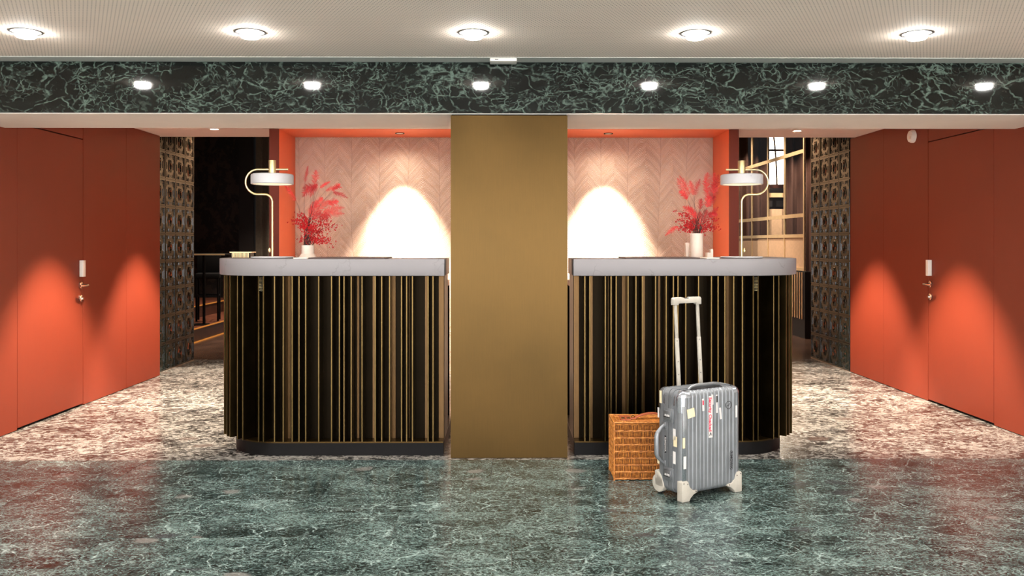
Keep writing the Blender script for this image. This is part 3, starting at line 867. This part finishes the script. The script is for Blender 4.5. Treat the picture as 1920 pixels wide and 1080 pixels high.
SW, SD, SH, SZ = 0.385, 0.190, 0.530, 0.030    # width, depth, top, underside
def case_surface(grow=0.0, ribs=True, mask=None):
    nx, r = 124, 0.032
    m = MB()
    def loop(x):
        e = 0.0
        if x < r: e = r - math.sqrt(max(0, r * r - (r - x) ** 2))
        if x > SW - r: e = r - math.sqrt(max(0, r * r - (x - SW + r) ** 2))
        gv = 0.0
        if ribs and 0.03 < x < SW - 0.03:
            ph = ((x - 0.03) / 0.0240) % 1.0
            gv = -0.0040 * max(0.0, 1 - abs(ph - 0.5) / 0.14)
        o = grow + gv - e
        R = 0.030
        y0, y1, z0, z1 = -o, SD + o, SZ - o, SH + o
        rr = max(0.006, R + o)
        pts = []
        for (cx_, cz_, a0) in ((y1 - rr, z0 + rr, -PI / 2), (y1 - rr, z1 - rr, 0), (y0 + rr, z1 - rr, PI / 2), (y0 + rr, z0 + rr, PI)):
            for i in range(7):
                a = a0 + PI / 2 * i / 6
                pts.append((x, cx_ + rr * math.cos(a), cz_ + rr * math.sin(a)))
        # extra stations along the long faces
        out = []
        for i, p in enumerate(pts):
            out.append(p)
            q_ = pts[(i + 1) % len(pts)]
            if i % 7 == 6:
                for k in range(1, 6):
                    f_ = k / 6
                    out.append(tuple(p[j] + (q_[j] - p[j]) * f_ for j in range(3)))
        return out
    xs = sorted(set([r * (1 - math.cos(PI / 2 * i / 8)) for i in range(9)] + [SW - r * (1 - math.cos(PI / 2 * i / 8)) for i in range(9)] +
                    [r + (SW - 2 * r) * i / nx for i in range(nx + 1)]))
    if grow: xs = [x - grow if x < SW / 2 else x + grow for x in xs]
    loops = []
    for x in xs:
        xx_ = min(max(x, 0.0), SW)
        lp = loop(xx_)
        loops.append([(x, p[1], p[2]) for p in lp])
    n = len(loops[0])
    vs = [p for lp in loops for p in lp]
    fs = []
    for i in range(len(loops) - 1):
        for k in range(n):
            k2 = (k + 1) % n
            q_ = (i * n + k, i * n + k2, (i + 1) * n + k2, (i + 1) * n + k)
            if mask:
                c = [sum(vs[j][a] for j in q_) / 4 for a in range(3)]
                if not mask(c): continue
            fs.append(q_)
    if not mask:
        fs.append(tuple(range(n))[::-1]); fs.append(tuple(range((len(loops) - 1) * n, len(loops) * n)))
    else:
        for i, lp in ((0, loops[0]), (len(loops) - 1, loops[-1])):
            cx_, cz_ = SD / 2, (SH + SZ) / 2
            for k in range(n):
                a, b = lp[k], lp[(k + 1) % n]
                f1 = lambda p, t_: (p[0], cx_ + (p[1] - cx_) * t_, cz_ + (p[2] - cz_) * t_)
                steps = [1.0, 0.94, 0.88, 0.8, 0.7]
                for t0, t1 in zip(steps, steps[1:]):
                    qd = [f1(a, t0), f1(b, t0), f1(b, t1), f1(a, t1)]
                    c = [sum(p[j] for p in qd) / 4 for j in range(3)]
                    if mask(c):
                        b0 = len(vs); vs += qd; fs.append((b0, b0 + 1, b0 + 2, b0 + 3))
    m.add(vs, fs)
    return m

SA = math.radians(29.0)
case = thing('suitcase', (0.853, 4.095, 0), SA, label='ribbed silver aluminium cabin suitcase covered with old stickers', cat='suitcase')
case_surface().build('shell', M['alu'], case)
for mk in (lambda c: c[0] < 0.050 and c[1] < 0.055 and c[2] > SH - 0.070 and (c[0] + (SH - c[2])) < 0.085,
           lambda c: c[0] > SW - 0.050 and c[1] < 0.055 and c[2] > SH - 0.070 and (SW - c[0] + (SH - c[2])) < 0.085,
           lambda c: c[0] < 0.050 and c[1] > SD - 0.055 and c[2] > SH - 0.070 and (c[0] + (SH - c[2])) < 0.085,
           lambda c: c[0] > SW - 0.050 and c[1] > SD - 0.055 and c[2] > SH - 0.070 and (SW - c[0] + (SH - c[2])) < 0.085):
    case_surface(0.0018, False, mk).build('corner_guard', M['alu_bright'], case, recalc=False, weld=True)
# polished edge band beside the ribs
bx(0.004, 0.026, -0.0015, 0.004, SZ + 0.05, SH - 0.07).build('edge_band', M['alu_bright'], case, bevel=0.001)
# frame rails: two belts round the case with the seam between
def belt(y0, y1, grow, name, mat):
    def rr(o, R=0.034):
        x0, x1, z0, z1 = -o, SW + o, SZ - o, SH + o
        p = []
        for (cx_, cz_, a0) in ((x1 - R, z0 + R, -PI / 2), (x1 - R, z1 - R, 0), (x0 + R, z1 - R, PI / 2), (x0 + R, z0 + R, PI)):
            p += [(cx_ + R * math.cos(a0 + PI / 2 * i / 7), cz_ + R * math.sin(a0 + PI / 2 * i / 7)) for i in range(8)]
        return p
    o_, i_ = rr(grow), rr(-0.004)
    n = len(o_)
    vs = [(a, y0, b) for a, b in o_] + [(a, y1, b) for a, b in o_] + [(a, y1, b) for a, b in i_] + [(a, y0, b) for a, b in i_]
    fs = []
    for q_ in range(4):
        for k in range(n):
            k2 = (k + 1) % n
            fs.append((q_ * n + k, q_ * n + k2, ((q_ + 1) % 4) * n + k2, ((q_ + 1) % 4) * n + k))
    MB().add(vs, fs).build(name, mat, case)
belt(0.066, 0.092, 0.0035, 'frame_rail', M['alu'])
belt(0.096, 0.122, 0.0035, 'frame_rail', M['alu'])
belt(0.092, 0.096, 0.0015, 'seam', M['gap'])
for y in (0.046, 0.142):
    belt(y - 0.004, y + 0.004, 0.0022, 'side_bead', M['alu'])
rv = MB().lathe([(0.0, -0.0022), (0.0024, -0.0012), (0.003, 0.0), (0.0, 0.0)], 8, (0, 0, 0), 'x').mesh('rivet', M['alu_dark'])
for y in (0.073, 0.115):
    for z in (0.09, 0.21, 0.27, 0.33, 0.455, 0.50):
        o = link('rivet', rv, case); o.location = (-0.0036, y, z)
# combination locks
for zc in (0.405, 0.115):
    p = bx(-0.006, 0.0, 0.058, 0.130, zc - 0.034, zc + 0.034).build('lock_surround', M['alu'], case, bevel=0.004)
    lk = bx(-0.016, -0.004, 0.068, 0.120, zc - 0.022, zc + 0.022).build('lock', M['alu_dark'], case, bevel=0.004)
    for i in range(3):
        bx(-0.0175, -0.0155, 0.078 + 0.013 * i - 0.004, 0.078 + 0.013 * i + 0.004, zc - 0.005, zc + 0.005).build('dial', M['sticker'], lk, bevel=0.001)
    bx(-0.0168, -0.0158, 0.071, 0.117, zc - 0.010, zc - 0.006).build('dial_slot', M['ink'], lk, smooth=False)
# side carry handle
hy = 0.128
MB().sweep([(-0.002, hy, 0.352), (-0.022, hy, 0.340), (-0.044, hy, 0.318), (-0.050, hy, 0.300), (-0.050, hy, 0.215), (-0.044, hy, 0.197), (-0.022, hy, 0.175), (-0.002, hy, 0.163)],
           [0.008, 0.008, 0.0105, 0.0125, 0.0125, 0.0105, 0.008, 0.008], 12).build('carry_handle', M['alu'], case)
for z in (0.352, 0.163):
    bx(-0.008, 0.0, hy - 0.012, hy + 0.012, z - 0.015, z + 0.015).build('handle_mount', M['alu_dark'], case, bevel=0.003)
# top grip
MB().sweep([(0.075, 0.045, SH - 0.002), (0.095, 0.045, SH + 0.012), (0.13, 0.045, SH + 0.017), (0.24, 0.045, SH + 0.017), (0.275, 0.045, SH + 0.012), (0.295, 0.045, SH - 0.002)],
           [0.007, 0.008, 0.009, 0.009, 0.008, 0.007], 10).build('top_grip', M['alu_dark'], case)
bx(0.085, 0.285, 0.028, 0.062, SH - 0.001, SH + 0.002).build('grip_recess', M['ink'], case, smooth=False)
# telescopic handle
def lean(p):                     # slight backward lean of the extended tubes
    x, y, z = p
    return (x - 0.040 * (z - SH), y + 0.02 * (z - SH), z)
for x in (0.124, 0.270):
    tb = MB()
    for (hw, hd_, z0, z1) in ((0.0095, 0.007, SH - 0.02, 0.768),):
        vs = [lean((x + a * hw, 0.168 + b * hd_, z)) for z in (z0, z1) for b in (-1, 1) for a in (-1, 1)]
        tb.add(vs, [(0, 2, 3, 1), (4, 5, 7, 6), (0, 1, 5, 4), (2, 6, 7, 3), (0, 4, 6, 2), (1, 3, 7, 5)])
    lo = tb.build('outer_tube', M['foot'], case, bevel=0.003)
    for zz in (0.755, 0.65, 0.585):
        c = lean((x - 0.004, 0.161, zz))
        MB().lathe([(0.0, -0.0015), (0.0022, -0.0015), (0.0022, 0.0), (0.0, 0.0)], 8, c, 'y').build('tube_stop', M['ink'], lo)
    tb = MB()
    vs = [lean((x + a * 0.0078, 0.168 + b * 0.0056, z)) for z in (0.76, 0.945) for b in (-1, 1) for a in (-1, 1)]
    tb.add(vs, [(0, 2, 3, 1), (4, 5, 7, 6), (0, 1, 5, 4), (2, 6, 7, 3), (0, 4, 6, 2), (1, 3, 7, 5)])
    tb.build('inner_tube', M['foot'], case, bevel=0.0025)
hx0, hx1 = lean((0.107, 0, 0.95))[0], lean((0.287, 0, 0.95))[0]
hyc = lean((0, 0.168, 0.95))[1]
poly = [(hx0, 0.935), (hx0 + 0.030, 0.935), (hx0 + 0.032, 0.943), (hx1 - 0.032, 0.943), (hx1 - 0.030, 0.935), (hx1, 0.935), (hx1, 0.966), (hx1 - 0.008, 0.973),
        (hx0 + 0.110, 0.973), (hx0 + 0.096, 0.966), (hx0 + 0.072, 0.966), (hx0 + 0.058, 0.973), (hx0 + 0.008, 0.973), (hx0, 0.966)]
gr = MB().prism(poly, hyc - 0.013, hyc + 0.013, 'y').build('pull_grip', M['foot'], case, bevel=0.002)
bx(hx0 + 0.062, hx0 + 0.106, hyc - 0.008, hyc + 0.008, 0.962, 0.970).build('release_button', M['ink'], gr, bevel=0.001)
# feet and wheels
for x0, s in ((0.0, 1), (SW, -1)):
    poly = [(x0 - s * 0.002, 0.0), (x0 + s * 0.044, 0.0), (x0 + s * 0.052, 0.014), (x0 + s * 0.072, 0.030), (x0 + s * 0.094, 0.038), (x0 + s * 0.094, 0.048), (x0 + s * 0.068, 0.050),
            (x0 + s * 0.046, 0.070), (x0 + s * 0.038, 0.094), (x0 + s * 0.028, 0.102), (x0 + s * 0.004, 0.102), (x0 - s * 0.002, 0.094)]
    ft = MB().prism(poly, -0.004, 0.034, 'y').build('foot', M['foot'], case, bevel=0.003)
    for (rx, rz) in ((0.008, 0.090), (0.032, 0.085), (0.084, 0.044)):
        MB().lathe([(0.0, -0.006), (0.0026, -0.006), (0.0026, -0.003), (0.0, -0.003)], 8, (x0 + s * rx, 0, rz), 'y').build('screw', M['ink'], ft)
    xw = x0 - s * 0.004
    hs = MB().lathe([(0.0, 0.0), (0.042, 0.0), (0.044, s * 0.004), (0.044, s * 0.030), (0.0, s * 0.030)], 28, (xw, SD - 0.012, 0.052), 'x')
    hs.prism([(SD - 0.055, 0.040), (SD + 0.006, 0.040), (SD + 0.010, 0.11), (SD - 0.002, 0.118), (SD - 0.028, 0.105), (SD - 0.048, 0.082)], xw, xw + s * 0.028, 'x')
    hs.build('wheel_housing', M['foot'], case, bevel=0.002)
    wl_ = MB().lathe([(0.0, 0.0), (0.024, 0.0), (0.026, s * 0.003), (0.026, s * 0.019), (0.024, s * 0.022), (0.0, s * 0.022)], 24, (x0 + s * 0.004, SD - 0.012, 0.026), 'x').build('wheel', M['ink'], case)

# stickers and print on the case
def patch(name, x, z, wd, ht, mat, rot=0.0, y=-0.0012, par=case, side='front'):
    c, s_ = math.cos(rot), math.sin(rot)
    pts = [(x + c * a * wd / 2 - s_ * b * ht / 2, z + s_ * a * wd / 2 + c * b * ht / 2) for a, b in ((-1, -1), (1, -1), (1, 1), (-1, 1))]
    return MB().prism(pts, y, y + 0.0008, 'y' if side == 'front' else 'x').build(name, mat, par, smooth=False)

def text(body, size, mat, par, loc, rot, name='lettering', bold=0.012):
    cu = bpy.data.curves.new('lettering', 'FONT')
    cu.body, cu.size, cu.align_x, cu.align_y = body, size, 'CENTER', 'CENTER'
    cu.extrude, cu.resolution_u, cu.offset = 0.0003, 3, size * bold
    o = bpy.data.objects.new('lettering', cu)
    COL.objects.link(o)
    bpy.context.view_layer.update()
    me = bpy.data.meshes.new_from_object(o.evaluated_get(bpy.context.evaluated_depsgraph_get()))
    COL.objects.unlink(o); bpy.data.objects.remove(o)
    me.materials.clear(); me.materials.append(mat)
    q_ = link(name, me, par)
    q_.location, q_.rotation_euler = loc, rot
    return q_

st = patch('sticker', 0.181, 0.395, 0.025, 0.205, M['sticker'])
text('Security Checked', 0.0235, M['sticker_red'], st, (0.178, -0.0016, 0.407), (PI / 2, PI / 2, 0), bold=0.03)
MB().prism([(0.172, 0.303), (0.190, 0.303), (0.181, 0.320)], -0.002, -0.0012, 'y').build('arrow_mark', M['ink'], st, smooth=False)
MB().prism([(0.177, 0.303), (0.186, 0.303), (0.1815, 0.312)], -0.0026, -0.0019, 'y').build('arrow_mark', M['sticker'], st, smooth=False)
patch('sticker', 0.193, 0.478, 0.012, 0.05, M['sticker'], 0.05)
patch('sticker', 0.056, 0.425, 0.046, 0.044, M['tape'], 0.16)
s2 = patch('sticker', 0.133, 0.458, 0.012, 0.060, M['sticker'], 0.05); patch('print', 0.133, 0.468, 0.008, 0.022, M['sticker_red'], 0.05, -0.0018, s2)
s3 = patch('sticker', 0.222, 0.455, 0.011, 0.090, M['sticker'], 0.03); patch('print', 0.222, 0.478, 0.008, 0.032, M['ink'], 0.03, -0.0018, s3)
patch('sticker', 0.246, 0.405, 0.012, 0.058, M['sticker'], 0.12)
patch('sticker', 0.352, 0.405, 0.011, 0.060, M['sticker'], 0.0)
em = MB()
vs = [(0.300 + r_ * math.cos(2 * PI * i / 24), y_, 0.442 + r_ * math.sin(2 * PI * i / 24)) for y_, r_ in ((-0.0005, 0.020), (-0.0014, 0.020), (-0.0014, 0.0175), (-0.0005, 0.0175)) for i in range(24)]
em.add(vs, [(q_ * 24 + i, q_ * 24 + (i + 1) % 24, ((q_ + 1) % 4) * 24 + (i + 1) % 24, ((q_ + 1) % 4) * 24 + i) for q_ in range(4) for i in range(24)])
em.prism([(0.287, 0.440), (0.297, 0.436), (0.303, 0.443), (0.314, 0.452), (0.303, 0.4475), (0.298, 0.4405)], -0.0014, -0.0005, 'y')
em.build('round_emblem', M['ink'], case, smooth=False)
def oval(cx_, cz_, hw, hh, th):
    o = MB()
    def ringp(a, b):
        p = arc(cx_, cz_ + b - a, a, 0, PI, 8) + arc(cx_, cz_ - b + a, a, PI, 2 * PI, 8)
        return p
    A, B = ringp(hw, hh), ringp(hw - th, hh - th)
    n = len(A)
    vs = [(p[0], -0.0012, p[1]) for p in A] + [(p[0], -0.0012, p[1]) for p in B]
    o.add(vs, [(i, (i + 1) % n, n + (i + 1) % n, n + i) for i in range(n)])
    return o
ov = oval(0.318, 0.165, 0.011, 0.048, 0.0016).build('brand_oval', M['ink'], case, smooth=False)
text('RIMOWA', 0.0205, M['ink'], ov, (0.3175, -0.0013, 0.165), (PI / 2, PI / 2, 0))
# small labels on the narrow side
for (y, z, wd, ht, mt) in ((0.155, 0.485, 0.016, 0.062, 'tape'), (0.052, 0.318, 0.020, 0.055, 'sticker'), (0.045, 0.285, 0.026, 0.050, 'tape'), (0.052, 0.205, 0.020, 0.060, 'sticker'),
                           (0.172, 0.405, 0.012, 0.05, 'sticker'), (0.172, 0.175, 0.014, 0.05, 'tape')):
    patch('sticker', y, z, wd, ht, M[mt], 0.0, -0.0042, case, 'x')
patch('sticker', 0.016, 0.190, 0.016, 0.060, M['sticker'], 0.0, -0.0024)
patch('sticker', 0.010, 0.285, 0.014, 0.050, M['tape'], 0.0, -0.0024)
pl_ = bx(-0.0045, -0.0035, 0.112, 0.124, 0.215, 0.300).build('name_plate', M['ink'], case, smooth=False)
text('RIMOWA', 0.0175, M['sticker'], pl_, (-0.0048, 0.118, 0.257), (PI / 2, PI / 2, -PI / 2))

# ------------------------------------------------------------------ wicker basket
g = G('honey_wicker')
n = g.noise(g.vm('MULTIPLY', g.obj(), (1, 1, 1)), 55, 4)
M['wicker'] = g.out(col=g.ramp(n, [(0.3, lin((118, 66, 24))), (0.52, lin((178, 110, 46))), (0.72, lin((210, 144, 70)))]), rough=0.45)
M['wicker_core'] = plain('wicker_shadow', (84, 44, 18), 0.8, vary=0.2)
M['strap'] = plain('tan_leather', (150, 74, 42), 0.45, vary=0.08)
BW, BD, BH = 0.372, 0.205, 0.305
bk = thing('wicker_basket', (0.577, 4.484, 0), label='honey-coloured wicker picnic basket with leather handle behind the suitcase', cat='basket')
bx(0.006, BW - 0.006, 0.006, BD - 0.006, 0.004, BH - 0.006).build('core', M['wicker_core'], bk, smooth=False)
sp = MB()
nb = 8
def strand(p, q, out, amp, r):
    p, q, out = Vector(p), Vector(q), Vector(out)
    pts = [p.lerp(q, t_) + out * amp * math.sin(PI * t_) for t_ in (0, .25, .5, .75, 1)]
    sp.sweep(pts, [r] * 5, 4)
hb = (BH - 0.02) / nb
for b in range(nb):
    z0, z1 = 0.008 + hb * b, 0.008 + hb * (b + 1)
    for i in range(62):
        x = 0.006 + (BW - 0.012) * i / 61 + random.uniform(-0.0008, 0.0008)
        strand((x, 0.004, z0), (x + random.uniform(-.002, .002), 0.004, z1), (0, -1, 0), random.uniform(0.002, 0.006), 0.0019)
        if b % 2 == 0 or True:
            strand((x, BD - 0.004, z0), (x, BD - 0.004, z1), (0, 1, 0), 0.004, 0.0019)
    for i in range(34):
        y = 0.006 + (BD - 0.012) * i / 33 + random.uniform(-0.0008, 0.0008)
        strand((0.004, y, z0), (0.004, y, z1), (-1, 0, 0), random.uniform(0.002, 0.006), 0.0019)
        strand((BW - 0.004, y, z0), (BW - 0.004, y, z1), (1, 0, 0), 0.004, 0.0019)
nt_ = 12
for i in range(62):                                   # lid weave
    x = 0.006 + (BW - 0.012) * i / 61
    for k in range(7):
        y0 = 0.006 + (BD - 0.012) * k / 7
        strand((x, y0, BH - 0.005), (x, y0 + (BD - 0.012) / 7, BH - 0.005), (0, 0, 1), 0.004 + 0.001 * ((i + k) % 2), 0.0024)
o = sp.build('weave_strands', M['wicker'], bk); o['kind'] = 'stuff'
for b in range(nb + 1):
    z = 0.008 + hb * b
    for dz in (-0.0022, 0.0022):
        pts = []
        loop = [(0, 0), (BW, 0), (BW, BD), (0, BD), (0, 0)]
        for (xa, ya), (xb, yb) in zip(loop, loop[1:]):
            for t_ in range(24):
                f_ = t_ / 24
                wv_ = 0.0012 * math.sin(t_ * 2.1 + dz * 900)
                pts.append((xa + (xb - xa) * f_, ya + (yb - ya) * f_, z + dz + wv_))
        pts.append(pts[0])
        MB().tube(pts, 0.0021, 5).build('woven_band', M['wicker'], bk)
for (x, y) in ((0, 0), (BW, 0), (0, BD), (BW, BD)):
    MB().cyl((x, y, 0.0), (x, y, BH - 0.004), 0.0042, seg=8).build('corner_cane', M['wicker'], bk)
lidrim = [(0.0, 0.0), (BW, 0.0), (BW, BD), (0.0, BD), (0.0, 0.0)]
MB().tube([(a, b, BH - 0.002) for a, b in lidrim], 0.0048, 8).build('lid_rim', M['wicker'], bk)
MB().tube([(a * 0.9 + BW * 0.05, b * 0.55 + 0.022, BH + 0.002) for a, b in lidrim], 0.0026, 6).build('lid_cane', M['wicker'], bk)
hp = bez((0.118, 0.085, BH + 0.004), (0.21, 0.085, BH + 0.058), (0.302, 0.085, BH + 0.004), 14)
hm = MB()
vs, fs = [], []
for p in hp:
    vs += [(p.x, p.y - 0.012, p.z - 0.004), (p.x, p.y + 0.012, p.z - 0.004), (p.x, p.y + 0.012, p.z + 0.004), (p.x, p.y - 0.012, p.z + 0.004)]
for i in range(len(hp) - 1):
    for k in range(4):
        fs.append((i * 4 + k, i * 4 + (k + 1) % 4, (i + 1) * 4 + (k + 1) % 4, (i + 1) * 4 + k))
fs += [(3, 2, 1, 0), tuple(range(len(hp) * 4 - 4, len(hp) * 4))]
hm.add(vs, fs).build('leather_handle', M['strap'], bk, bevel=0.002)
for x in (0.112, 0.308):
    a = bx(x - 0.016, x + 0.016, 0.070, 0.100, BH + 0.001, BH + 0.007).build('handle_tab', M['strap'], bk, bevel=0.002)
    MB().tube([(x + 0.010 * math.cos(q_), 0.085 + 0.0, BH + 0.008 + 0.010 * math.sin(q_)) for q_ in [PI * i / 8 for i in range(9)]], 0.002, 6).build('handle_ring', M['brass_fin'], a)
for x in (0.058, 0.086):
    a = bx(x - 0.016, x + 0.012, 0.040, 0.150, BH + 0.001, BH + 0.006).build('closing_strap', M['strap'], bk, bevel=0.002)
    bx(x - 0.010, x + 0.006, 0.060, 0.082, BH + 0.006, BH + 0.010).build('buckle', M['brass_fin'], a, bevel=0.001)

# ------------------------------------------------------------------ bar beyond the tiled walls: shell
M['bar_dark'] = plain('bar_dark_paint', (30, 22, 20), 0.7, vary=0.05)
M['bar_cream'] = plain('bar_panel', (214, 176, 140), 0.6, vary=0.04)
tag(bx(-7.0, -4.44, 14.5, 14.6, 0, 3.6).build('wall_mural', M['mural'], smooth=False), 'dark figured mural wall behind the bar stool', 'wall', kind='structure')
tag(bx(-4.44, -4.20, 14.3, 14.6, 0, 3.6).build('wall_pier', M['bar_dark'], smooth=False), 'black pier between the mural and the grey curtain', 'wall', kind='structure')
tag(bx(-7.0, -6.9, 9.2, 14.6, 0, 3.6).build('wall_bar_left', M['bar_dark'], smooth=False), 'dark side wall of the bar above the steps', 'wall', kind='structure')
tag(bx(-3.2, 3.2, 12.8, 12.9, 0, 3.6).build('wall_bar_back', M['bar_cream'], smooth=False), 'warm lit bar wall behind the niche', 'wall', kind='structure')
tag(bx(-7, 7, 8.14, 16.3, 3.6, 3.7).build('ceiling_bar', M['bar_dark'], smooth=False), 'dark ceiling of the bar', 'ceiling', kind='structure')
tag(bx(-7, 7, 8.14, 8.22, 2.5, 3.6).build('wall_lintel', M['bar_dark'], smooth=False), 'dark wall above the opening to the bar', 'wall', kind='structure')
tag(bx(6.9, 7.0, 9.2, 16.3, 0, 3.6).build('wall_bar_right', M['bar_dark'], smooth=False), 'dark side wall beyond the lattice screen', 'wall', kind='structure')
tag(bx(-7, -3.42, 9.16, 9.26, 0, 3.6).build('wall_bar_return_left', M['bar_dark'], smooth=False), 'dark return wall behind the tiles by the steps', 'wall', kind='structure')
tag(bx(3.45, 7, 9.30, 9.40, 0, 3.6).build('wall_bar_return_right', M['bar_dark'], smooth=False), 'dark return wall behind the tiles by the lattice', 'wall', kind='structure')
tag(bx(3.2, 7.0, 16.2, 16.3, 0, 3.6).build('wall_bar_end', M['bar_dark'], smooth=False), 'dark end wall behind the brown curtains', 'wall', kind='structure')

def curtain(name, x0, x1, y, z0, z1, mat, label, pl=0.16, amp=0.045):
    n = int((x1 - x0) / pl * 10)
    m = MB()
    vs = []
    for i in range(n + 1):
        x = x0 + (x1 - x0) * i / n
        yy = y + amp * math.sin(2 * PI * (x - x0) / pl) + 0.4 * amp * math.sin(2 * PI * (x - x0) / (pl * 2.7))
        vs += [(x, yy, z0), (x, yy, z1), (x, yy + 0.004, z1), (x, yy + 0.004, z0)]
    fs = [(i * 4 + k, (i + 1) * 4 + k, (i + 1) * 4 + (k + 1) % 4, i * 4 + (k + 1) % 4) for i in range(n) for k in range(4)]
    fs += [(0, 1, 2, 3), (n * 4 + 3, n * 4 + 2, n * 4 + 1, n * 4)]
    return tag(m.add(vs, fs).build(name, mat), label, 'curtain')
M['curtain_grey'] = plain('grey_curtain_cloth', (120, 108, 92), 0.85)
M['curtain_brown'] = plain('brown_velvet', (80, 51, 39), 0.7)
curtain('curtain', -4.19, -3.3, 14.4, 0.0, 3.55, M['curtain_grey'], 'dull grey curtain beside the black pier', 0.3, 0.06)

# steps on the bar side
st_ = struct('steps', 'dark wooden steps with glowing brass nosings leading up beside the tiled wall', 'steps')
bx(-4.41, -3.87, 9.30, 14.2, 0, 0.155).build('riser_block', M['dark_wood'], st_, smooth=False)
bx(-4.41, -3.86, 9.30, 14.2, 0.155, 0.170).build('tread', M['tread_wood'], st_, smooth=False)
bx(-6.85, -4.41, 9.30, 14.2, 0, 0.325).build('riser_block', M['dark_wood'], st_, smooth=False)
bx(-6.85, -4.40, 9.30, 14.2, 0.325, 0.34).build('tread', M['tread_wood'], st_, smooth=False)
bx(-3.885, -3.855, 9.30, 14.2, 0.166, 0.176).build('nosing_light', M['nosing'], st_, smooth=False)
bx(-4.425, -4.395, 9.30, 14.2, 0.336, 0.346).build('nosing_light', M['nosing'], st_, smooth=False)
bx(-3.866, -3.850, 9.30, 14.2, 0.0, 0.012).build('foot_strip', M['nosing'], st_, smooth=False)

# bar stool and high table
M['stool_cloth'] = plain('black_upholstery', (12, 10, 10), 0.8, spec=0.1)
t = thing('bar_stool', (-4.12, 11.9, 0.17), 0.25, label='black upholstered bar stool with slim legs on the wooden step', cat='bar stool')
bx(-0.16, 0.16, -0.16, 0.16, 0.58, 0.66).build('seat', M['stool_cloth'], t, bevel=0.02)
bx(-0.16, 0.16, 0.12, 0.16, 0.66, 0.93).build('backrest', M['stool_cloth'], t, bevel=0.015)
for x in (-0.14, 0.14):
    for y in (-0.14, 0.14):
        MB().cyl((x, y, 0), (x, y, 0.6), 0.014, seg=8).build('leg', M['black'], t)
    bx(x - 0.008, x + 0.008, -0.14, 0.14, 0.34, 0.36).build('footrest', M['black'], t, smooth=False)
for y in (-0.14, 0.14):
    bx(-0.14, 0.14, y - 0.008, y + 0.008, 0.34, 0.36).build('footrest', M['black'], t, smooth=False)
t = thing('high_table', (-4.0, 11.25, 0.17), label='slim black high table with brass-edged top on the wooden step', cat='table')
bx(-0.20, 0.40, -0.25, 0.25, 0.92, 0.935).build('top', M['black'], t, smooth=False)
bx(-0.205, 0.405, -0.256, -0.251, 0.918, 0.937).build('edge_strip', M['brass_lattice'], t, smooth=False)
MB().cyl((0.05, 0, 0.0), (0.05, 0, 0.92), 0.018, seg=10).build('post', M['black'], t)
MB().lathe([(0.0, 0.0), (0.12, 0.0), (0.12, 0.012), (0.0, 0.016)], 24, (0.0, 0, 0)).build('base', M['black'], t)

# ------------------------------------------------------------------ brass lattice screen with lit panels
XLA = 3.90
sc_ = thing('lattice_screen', (XLA, 11.1, 0), label='brass lattice screen with cream lower panels beyond the relief tiles', cat='screen')
L1 = 3.6
posts = [0.0, 0.78, 1.53, 2.35, 3.15]
for y in posts:
    bx(0.0, 0.022, y - 0.018, y + 0.018, 0.88, 3.59).build('mullion', M['brass_lattice'], sc_, smooth=False)
for z, h in ((2.45, 0.05), (1.61, 0.05), (1.34, 0.045), (0.90, 0.04)):
    for a, b in zip(posts, posts[1:]):
        bx(0.002, 0.020, a + 0.018, b - 0.018, z - h / 2, z + h / 2).build('rail', M['brass_lattice'], sc_, smooth=False)
for a, b in zip(posts, posts[1:]):
    bx(0.012, 0.022, a + 0.05, b - 0.022, 0.92, 1.318).build('panel', M['bar_cream'], sc_, smooth=False)
bx(0.0, 0.12, -0.05, 3.25, 0.0, 0.87).build('base_cabinet', M['bar_dark'], sc_, smooth=False)
for i in range(6):
    MB().cyl((-0.012, 0.02 + 0.09 * i, 0.25), (-0.012, 0.02 + 0.09 * i, 0.86), 0.010, seg=8).build('rib', M['brass_lattice'], sc_)
gm = G('clear_glass')
gm.out(col=(1, 1, 1, 1), rough=0.02, trans=1.0)
gm.p.inputs['IOR'].default_value = 1.05
for z0, z1 in ((2.475, 3.55), (1.635, 2.425), (1.3625, 1.585)):
    for a, b in zip(posts, posts[1:]):
        bx(0.015, 0.019, a + 0.02, b - 0.02, z0, z1).build('pane', gm.mat, sc_, smooth=False)
curtain('curtain', 4.0, 4.93, 15.9, 0.0, 3.55, M['curtain_brown'], 'brown velvet curtain between the niche and the bright window', 0.19, 0.06)
curtain('curtain', 5.22, 6.6, 15.9, 0.0, 3.55, M['curtain_brown'], 'brown velvet curtain between the bright window and the tiled wall', 0.19, 0.06)
wd_ = struct('window_1', 'bright narrow window strip between the brown curtains', 'window')
bx(4.86, 5.30, 16.15, 16.18, 2.35, 3.5).build('pane', glow('lit_window', (255, 240, 214), 3.0), wd_, smooth=False)
bx(4.86, 5.30, 16.10, 16.14, 2.98, 3.02).build('glazing_bar', M['dark_wood'], wd_, smooth=False)
MB().sweep(bez((5.155, 16.11, 2.35), (5.15, 16.11, 2.95), (5.06, 16.11, 3.5), 8), [0.018] * 9, 6).build('glazing_bar', M['dark_wood'], wd_)
bx(4.86, 5.30, 16.05, 16.15, 2.28, 2.35).build('window_sill', M['dark_wood'], wd_, smooth=False)
bx(4.90, 5.26, 15.95, 16.05, 0.9, 1.88).build('panel_board', M['bar_cream'], wd_, smooth=False)
bx(4.90, 5.26, 15.93, 16.05, 2.10, 2.18).build('brass_rail', M['brass_lattice'], wd_, smooth=False)

# warm unseen lamps of the bar; the last pair is added to brighten the curtains
for x, y in ((-2.4, 12.4), (-0.8, 12.4), (0.8, 12.4), (2.4, 12.4), (3.3, 11.4), (3.3, 13.2), (-3.3, 10.6), (-3.3, 12.6), (4.5, 15.2), (5.5, 15.2)):
    down_spot(x, y, 3.6, BAR_W, False, 'small warm unseen spotlight in the dark bar ceiling', 'spotlights of the bar ceiling', size=90, blend=0.5)
